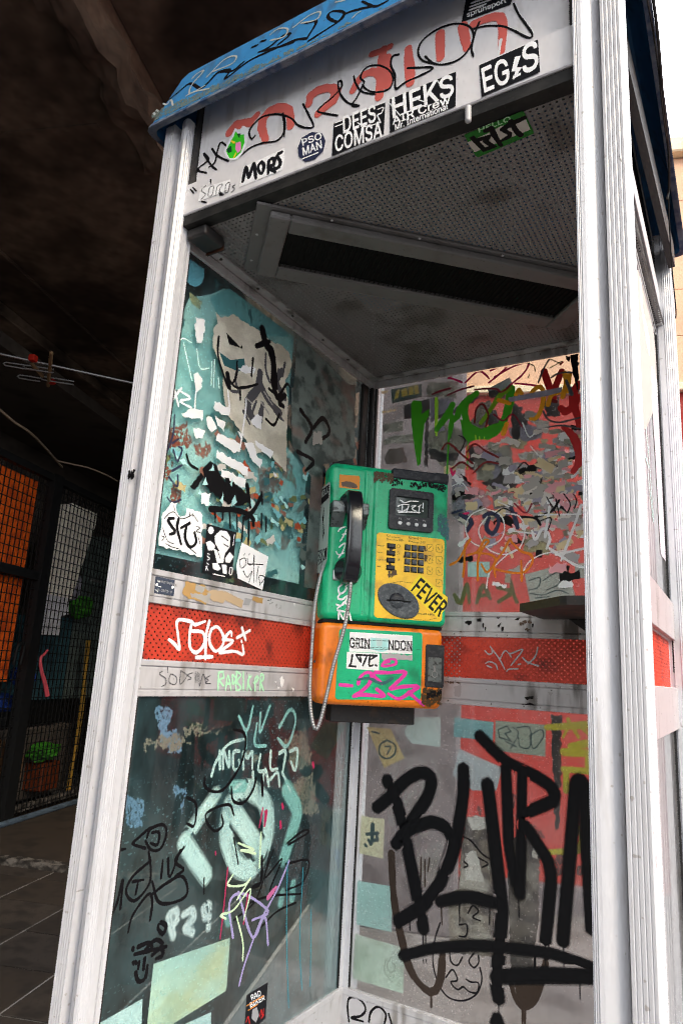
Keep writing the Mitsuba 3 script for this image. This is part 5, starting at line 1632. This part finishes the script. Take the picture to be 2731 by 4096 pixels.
P|ink|2|-20,2416 709,2410 694,2315 570,2368 -17,2349
P|soot|2|-329,2513 -25,2534 -35,2364 -289,2383
P|tealD|2|614,2035 755,1983 761,1717 638,1771
=PO|soot|i|burnt brown corner of the lower housing
P|soot|2|532,-145 763,-141 751,-330 496,-326
P|ink|2|573,-166 739,-165 708,-242 559,-249
=PL|poster|i|long peeling grey poster on the left side of the phone
P|greyS|0|654,2340 1228,2308 1311,2262 1337,2061 1387,1292 1174,1164 764,1204 694,1223 816,1471
P|blk|0|677,2317 1237,2273 1257,2095 728,2096
P|blk|0|769,1495 1342,1454 1331,1315 767,1296
S|ink|32|988,2006 1062,1596
S|ink|32|954,1913 1120,1651
T|greyS|BKK|825,1313 1272,1324 794,1466
T|greyS|HELL|729,2200 1220,2178 703,2284
=RU|poster|i|grey paper pasted on the outside of the right pane
P|paleG|0|2209,3907 3065,4410 3641,4436 4057,4045 4406,3479 2688,2459 1994,2222 1947,2849 2002,3465
P|white|1|2798,4395 2850,4406 2847,4106 2904,3842 3411,3793 3368,3520 3156,3573 2715,3793 2707,4028
P|white|1|3573,3509 4145,3538 4719,3317 4626,3118 4048,3129 3448,3305
P|white|1|1980,4251 2340,4454 2454,4191 2242,3917 2101,4053
P|lilacP|1|3714,3516 4331,3279 4934,2827 5086,1419 3576,1380 3530,2241 3385,3032
S|mintD|20|2188,2765 2084,2621 2080,2505 2171,2568 2196,2724
S|mintD|21|2096,2454 2235,2332 2374,2260
S|mintD|23|2676,2484 2844,2202 3002,1607 2690,2007
S|mintD|21|2489,2271 2400,2170 2780,2092
=RL|graffiti_tag|i|pale turquoise marker ticks on the outside of the lower right pane
S|mintD|11|2112,-403 2138,-476
"""
# ------------------------------------------------------------------ paint, stickers and posters: outlines on each surface, unit 0.2 mm
def PI(*c): return c
PAL = dict(white='eeeeee', blk='17181c', ink='0d0d10', navy='262b45', grey3='4a4a4e', grey6='9a9a9c', paper='c9c3bb', paper2='a39f98', chalk='d9dada', chalkG='9aa0a0',
    paleRed='d2665c', lime='3fd02a', pink='f08cc0', dkgreen='0f4f24', yellow='f3d232', dkgreen2='12701c', paleGreen='b9e6b8',
    bluesky='7fc3d8', olive='b7ab7a', rust='a4482a', rust2='8a5f50', oliveD='667048', tealD='2f5f63', mint='ecfbf6', mintD='a9dcd4', slate='3a4252', tape='b08c58', tape2='b79f80', pgreen='b6ecc2', pgreen2='cfe6c0',
    dusty='6d88a8', dusty2='8a7a6a', tealL='a9dbd8', lilac='a49ac6', pinkD='c86a9a', crimson='b02a58', tealDrip='2f93a6', orange='e08a3a', redB='b81414', redDk='6e0f0f',
    dgreen='26403c', oliveB='8f8a40', greyBlk='47453f', greyTeal='5f706e', pinkP='d99aa0', black2='120f0f', sand='cdbb92', greyP='a09c9c', lilacG='918c9c',
    spray1='3a9a10', spray2='a6dc3a', spray3='6f9a14', mag='d81b62', magD='7d0b25', amber='e39a12', orangeT='d8780f', oliveK='5c560f', tealS='a3d6d0', greyS='a9b5ad', dteal='1f4448',
    brownD='57463a', greyW='aaa6a8', yellowed='b6aa78', paleT='b9d2cf', teal2='78b4b8', greyG='96aa9a', paleB='b3c6ca', cream='cdd2b0', brownR='6a3430', acid='cfc01a', drip='30241c',
    orangeL='d8882a', tapeD='5e4a3a', brownP='6b4a16', blackP='1c160c', soot='4a3416', yellowF='f6d71c', magP='d8369e', lilacP='bdb4bd', paleG='b3aba6')
for k, h in PAL.items():
    g = .55 if k in ('ink', 'black2', 'magP', 'crimson') else .32 if k in ('white', 'mint') else .48
    mat('paint_' + k, lin(h), g, .15 if k in ('ink', 'blk', 'black2') else .4, two=True)
    scene['bsdf_thin_' + k] = {'type': 'principledthin', 'base_color': {'type': 'rgb', 'value': lin(h)}, 'roughness': .6, 'diff_trans': .9}
def blotch(base, a, b, s):
    def fn(p, n, uv):
        f1 = fbm(p.x * s, p.y * s, p.z * s, 4); f2 = fbm(p.x * s * .4 + 9, p.y * s * .4, p.z * s * .5 + 3, 3)
        c = mix(base, a, smoothstep(.40, .68, f1)); c = mix(c, b, smoothstep(.5, .74, f2) * .8)
        return c * (.9 + .2 * noise(p.x * 380, p.y * 380, p.z * 380))
    return proc(fn)
for k, (c, a, b, s) in dict(teal=((.42, .70, .68), (.28, .54, .54), (.56, .78, .74), 16), mottle=((.16, .20, .185), (.05, .07, .065), (.20, .14, .12), 30), beige=((.64, .60, .49), (.48, .44, .35), (.70, .66, .56), 22),
    beigeD=((.34, .32, .25), (.16, .14, .11), (.28, .24, .2), 26), flake=((.27, .27, .22), (.52, .49, .43), (.1, .1, .09), 60), sheet=((.62, .72, .58), (.66, .64, .40), (.55, .72, .66), 24), sheet2=((.66, .78, .77), (.58, .70, .69), (.7, .8, .8), 20),
    sheet3=((.50, .62, .52), (.38, .48, .38), (.56, .66, .58), 26), scrape=((.20, .16, .12), (.055, .043, .036), (.50, .46, .40), 44), scrape2=((.11, .09, .075), (.035, .028, .026), (.32, .29, .26), 44)).items():
    mat('paint_' + k, blotch(c, a, b, s), .6, .3, two=True)
mat('paint_mottle2', (.10, .13, .12), .6, .3, two=True)
mat('paint_greenP', worn((.010, .45, .20), (.015, .12, .06), .70), .36, .4, two=True)
mat('paint_yellowP', worn((.92, .55, .025), (.45, .20, .03), .66), .42, .4, two=True)

def X_(y): return np.array([0, y, 1.29]), np.array([1, 0, 0.0]), np.array([0, 0, 1.0]), np.array([0, -1.0, 0])
def Y_(x, s=1): return np.array([x, 0, 1.29]), np.array([0, 1, 0.0]), np.array([0, 0, 1.0]), np.array([s * 1.0, 0, 0])
def Q_(s): return PO_ + s * nv_, ev_, np.array([0, 0, 1.0]), nv_
nv_, ev_, PO_ = np.array([r2, -r2, 0]), np.array([r2, r2, 0]), np.array([.045, .85, 1.29])
A75 = math.radians(75)
tq_ = np.array([-TOE / D, 1.0, 0])
RP_ = (np.array([.8568, 0, 1.29]), tq_, np.array([0, 0, 1.0]), np.array([1.0, TOE / D, 0]))
PLANES = dict(FP=X_(.0305), FL=X_(.0145), C=(np.array([0, 0, 1.29 + .8552]), np.array([1, 0, 0.0]), np.array([0, 1.0, 0]), np.array([0, 0, -1.0])),
    LU=Y_(.0425), LR1=Y_(.0486), LP=Y_(.0448), LR2=Y_(.0486), LL=Y_(.0425), LK=Y_(.048), BU=X_(.8535), BL=X_(.8535), BR1=X_(.8486), BR2=X_(.8486), BP=X_(.8505), BK=X_(.849),
    RF=(np.array([0, -.03, 1.29 + 1.085]), np.array([1, 0, 0.0]), np.array([0, math.cos(A75), math.sin(A75)]), np.array([0, -math.sin(A75), math.cos(A75)])),
    PF=Q_(.2502), PR=Q_(.2577), PD=Q_(.2668), PO=Q_(.2502), PL=(PO_ - ev_ * .1632, nv_, np.array([0, 0, 1.0]), -ev_), FZ=X_(-.0004), RU=RP_, RL=RP_)
LIMIT = dict(LU=(.0668, .8303, .170, .829), LL=(.0668, .8303, -.763, -.067), BU=(.0668, .775, .170, .829), BL=(.0668, .775, -.763, -.067), FP=(.074, .826, .951, 1.18), FL=(.066, .834, .879, .949),
    LR1=(.05, .84, .104, .167), LR2=(.05, .84, -.064, .002), BR1=(.05, .78, .104, .167), BR2=(.05, .78, -.064, .002), LP=(.05, .84, .001, .103), BP=(.05, .78, .001, .103), LK=(.05, .84, -1.1, -.782), BK=(.05, .78, -1.1, -.782),
    PR=(-.053, .154, .122, .50), PO=(-.16, .147, -.074, .115), PF=(-.16, .15, .12, .515), RF=(-.03, .93, .016, .14), FZ=(.002, .898, -1.2, 1.07),
    RU=(.05, .826, .19, .829), RL=(.05, .826, -.75, -.08))
clip = {k: shapely.box(v[0], v[2], v[1], v[3]) for k, v in LIMIT.items()}
HOLES = holes_mask(0)
torn = np.random.default_rng(11)
hand = np.random.default_rng(23)
def tear(p, amp):
    p = np.asarray(p); out = []
    for a, b in zip(p, np.roll(p, -1, 0)):
        d = np.linalg.norm(b - a); m = max(1, int(d / .007))
        nrm = np.array([-(b - a)[1], (b - a)[0]]) / (d + 1e-9)
        for k in range(m):
            out.append(a + (b - a) * k / m + nrm * torn.normal(0, amp) * (1 if k else .4))
    return Polygon(out).buffer(0)
def blotched(p):
    P = Polygon(p).buffer(0); x0, y0, x1, y1 = P.bounds; out = []
    for k in range(int(120 + P.area * 260000)):
        a = np.array([torn.uniform(x0 - .004, x1 + .004), torn.uniform(y0 - .004, y1 + .004)])
        d = P.distance(Point(a)) or -P.exterior.distance(Point(a))
        f = meshkit.fbm(np.array([[a[0] * 60, a[1] * 45, 3.0]]), 3)[0]
        if f > .50 + d * 40:
            r = torn.uniform(.0005, .0026)
            out.append(affinity.scale(Point(a).buffer(r, 3), torn.uniform(.6, 1.3), torn.uniform(.7, 1.9)))
    return unary_union(out) if out else P.buffer(-.004)
def stroke(p, w):
    p = spline(p, 5)
    if len(p) < 2: return Point(p[0]).buffer(w / 2)
    L = LineString(p); n = int(np.clip(L.length / max(w * .9, .002), 2, 60))
    s = np.linspace(0, L.length, n + 1)
    xy = np.array([L.interpolate(t).coords[0] for t in s])
    ph = hand.uniform(0, 50); t = s / max(w, 1e-4)
    k = 1 + .26 * (2 * meshkit.noise(np.stack([t * .55 + ph, t * 0, t * 0], 1)) - 1)
    k[0] *= hand.uniform(.75, 1.12); k[-1] *= hand.uniform(.45, 1.0)
    seg = shapely.linestrings(np.stack([xy[:-1], xy[1:]], 1))
    return shapely.union_all(shapely.buffer(seg, w / 2 * (k[:-1] + k[1:]) / 2, quad_segs=4))
SOFT = {}
def soft_paint(col):
    """paint whose cover thins out in grains towards the outer edge of a sprayed line (uv.x = cover)"""
    if col not in SOFT:
        def fn(p, n, uv):
            g = noise(p.x * 620, p.y * 620, p.z * 620) * .6 + noise(p.x * 1500, p.y * 1500, p.z * 1500) * .4
            return smoothstep(.12, .80, uv.x + (g - .5) * 1.1 * uv.x * (1 - uv.x))
        scene['bsdf_soft_' + col] = {'type': 'mask', 'opacity': proc(fn), 'bsdf': scene['bsdf_paint_' + col]}
        SOFT[col] = 1
    return 'soft_' + col
def soft_band(line, w, k=1.0):
    line = line.simplify(.0004)
    cuts = [w / 2 - .0035 * k, w / 2 - .0005 * k, w / 2 + .0025 * k, w / 2 + .0065 * k]
    Vs, Fs, Cs, c0 = [], [], [], 0
    for a, b in zip(cuts, cuts[1:]):
        V, F = flat(line.buffer(b, 6).difference(line.buffer(a, 6)))
        d = shapely.distance(shapely.points(V), line)
        Vs.append(V); Fs.append(F + c0); Cs.append(np.clip((w / 2 + .0065 * k - d) / (.0095 * k), 0, 1)); c0 += len(V)
    return line.buffer(w / 2 - .0030 * k, 6), np.vstack(Vs), np.vstack(Fs), np.concatenate(Cs)
def lettering(txt, a, b, c):
    m = meshkit.text_mesh(txt, 1.0, depth=.1, bold=True)
    v = np.array(m.vertices); f = np.array(m.faces)
    up = np.abs(m.face_normals[:, 2] - 1) < .1
    f = f[up]; v2 = v[:, :2]
    w = v2[f].reshape(-1, 2)
    x0, x1 = w[:, 0].min(), w[:, 0].max()
    a, b, c = (np.array(k) for k in (a, b, c))
    q = a + ((v2[:, 0] - x0) / (x1 - x0))[:, None] * (b - a) + v2[:, 1][:, None] * (c - a)
    return q, f
counts, order = {}, {}
def num(s): return np.array([[float(k) for k in w.split(',')] for w in s.split()]) / 5000.0
NAMES = {'i': 1, 'o': -1}
SPRAY = []
def flush(cur):
    if not cur: return
    plane, name, side, label, items = cur
    o, u, v, n = PLANES[plane]
    parent = phone if plane[0] == 'P' else booth
    key = None
    if name in ('paper_scrap', 'paint_chip', 'tape_residue', 'tape_strip'):
        items = [(c, [g_], []) for c, ps, ts in items for P_ in ps for g_ in getattr(P_, 'geoms', [P_]) if g_.area > 4e-6]
        multi = True
    else: multi = False
    for it, (col, polys, tris) in enumerate(items):
        if multi: key = None
        idx = order.get((plane, side), 0); order[(plane, side)] = idx + 1
        off = .0006 + idx * .00005 if side == 'i' else -(.0125 - idx * .00007)
        V, F = flat(unary_union(polys)) if polys else (np.zeros((0, 2)), np.zeros((0, 3), int))
        for q, f in tris:
            F = np.vstack([F, f + len(V)]); V = np.vstack([V, q])
        if not len(F): continue
        m = trimesh.Trimesh(o + n * off + V[:, :1] * u + V[:, 1:2] * v, F, process=False)
        m.remove_unreferenced_vertices()
        pre = 'thin_' if side == 'o' and plane in ('BU', 'BL') and name in ('sticker', 'paper_scrap') and col in PAL else 'paint_'
        sp = [s for s in SPRAY if s[0] == it]
        if sp:
            idx2 = order[(plane, side)]; order[(plane, side)] = idx2 + 1
            off2 = .0006 + idx2 * .00005 if side == 'i' else -(.0125 - idx2 * .00007)
            SV, SF, SC, c0 = [], [], [], 0
            for k_, s in enumerate(sp):
                inside = shapely.contains(clip[plane], shapely.points(s[2])) if plane in clip else np.ones(len(s[2]), bool)
                F2 = s[3][inside[s[3]].all(1)]
                SV.append(o + n * (off2 + .0009 + k_ * .000012) + s[2][:, :1] * u + s[2][:, 1:2] * v); SF.append(F2 + c0); SC.append(s[4]); c0 += len(s[2])
            SV, SF, SC = np.vstack(SV), np.vstack(SF), np.concatenate(SC)
        if key is None:
            key = part(parent, name, m, pre + col, smooth=False, label=None if multi else label)
        else:
            part(key, 'print' if name in ('sticker', 'instruction_panel', 'label_plate', 'data_plate', 'poster', 'service_panel') else 'colour_patch', m, pre + col, smooth=False)
        if sp and len(SF):
            scene[numbered(key + '__overspray')] = mikit.ply(trimesh.Trimesh(SV, SF, process=False), 'bsdf_' + soft_paint(col), smooth=False, uv=np.stack([SC, SC * 0], 1))
    SPRAY.clear()
# small torn scraps of old bills, too many to pick apart, on the back pane
def scraps(plane, n, xs, zs, cols, seed, size):
    o, u, v, nn_ = PLANES[plane]; g = np.random.default_rng(seed); key = None
    per = {c: [] for c in cols}
    for k in range(n):
        c = cols[int(g.integers(len(cols)))]
        w, h_ = g.uniform(.012, size), g.uniform(.006, size * .42)
        q = affinity.rotate(shapely.box(-w / 2, -h_ / 2, w / 2, h_ / 2), g.normal(0, 24))
        cx, cz = g.normal((xs[0] + xs[1]) / 2, (xs[1] - xs[0]) / 4), g.normal((zs[0] + zs[1]) / 2, (zs[1] - zs[0]) / 4)
        p = np.array(q.exterior.coords[:-1]) + [cx, cz]
        per[c].append(tear(p, .0022).intersection(clip[plane]))
    for c in cols:
        idx = order.get((plane, 'i'), 0); order[(plane, 'i')] = idx + 1
        V, F = flat(unary_union(per[c]))
        if not len(F): continue
        part(booth, 'bill_scraps', trimesh.Trimesh(o + nn_ * (.0006 + idx * .00005) + V[:, :1] * u + V[:, 1:2] * v, F, process=False), 'paint_' + c, smooth=False, kind='stuff')
scraps('BU', 330, (.33, .86), (.27, .64), ['beigeD', 'greyP', 'chalk', 'flake', 'black2', 'paper', 'lilacG', 'sand', 'pinkP', 'paper2'], 5, .055)
scraps('LU', 120, (.08, .62), (.24, .50), ['teal2', 'rust', 'oliveD', 'tealD', 'paper', 'rust2', 'olive', 'teal'], 8, .042)
scraps('LU', 60, (.45, .86), (.28, .78), ['mottle2', 'tealD', 'black2', 'rust2', 'mottle2'], 9, .06)
cur = None
for ln in DATA.strip().split('\n'):
    f = ln.split('|')
    if ln[0] == '=':
        flush(cur); cur = (f[0][1:], f[1], f[2], f[3], []); continue
    plane, items = cur[0], cur[4]
    col = f[1]
    if not items or items[-1][0] != col: items.append((col, [], []))
    if f[0] == 'T':
        q = num(f[3]); items[-1][2].append(lettering(f[2], *q)); continue
    w, p = float(f[2]) / 5000, num(f[3])
    if f[0] == 'P':
        g = blotched(p) if f[2] == '2' else tear(p, .0016) if f[2] == '1' else Polygon(p).buffer(0)
    elif f[0] == 'K':
        g = LineString(p).buffer(w / 2, 3, cap_style='flat', join_style='mitre')
    elif f[0] == 'R':
        g = Polygon(p).buffer(-w).buffer(w, 6)
    else:
        g = stroke(p, w)
        if f[0] == 'Y':
            L = LineString(spline(p, 5)); B = soft_band(L, w, 1.7 if plane == 'LL' and w > .022 else 1.0)
            g = B[0]; SPRAY.append((len(items) - 1, col) + B[1:])
    if plane in clip: g = g.intersection(clip[plane])
    if plane in ('LP', 'BP'): g = g.difference(HOLES)
    if not g.is_empty: items[-1][1].append(g)
flush(cur)
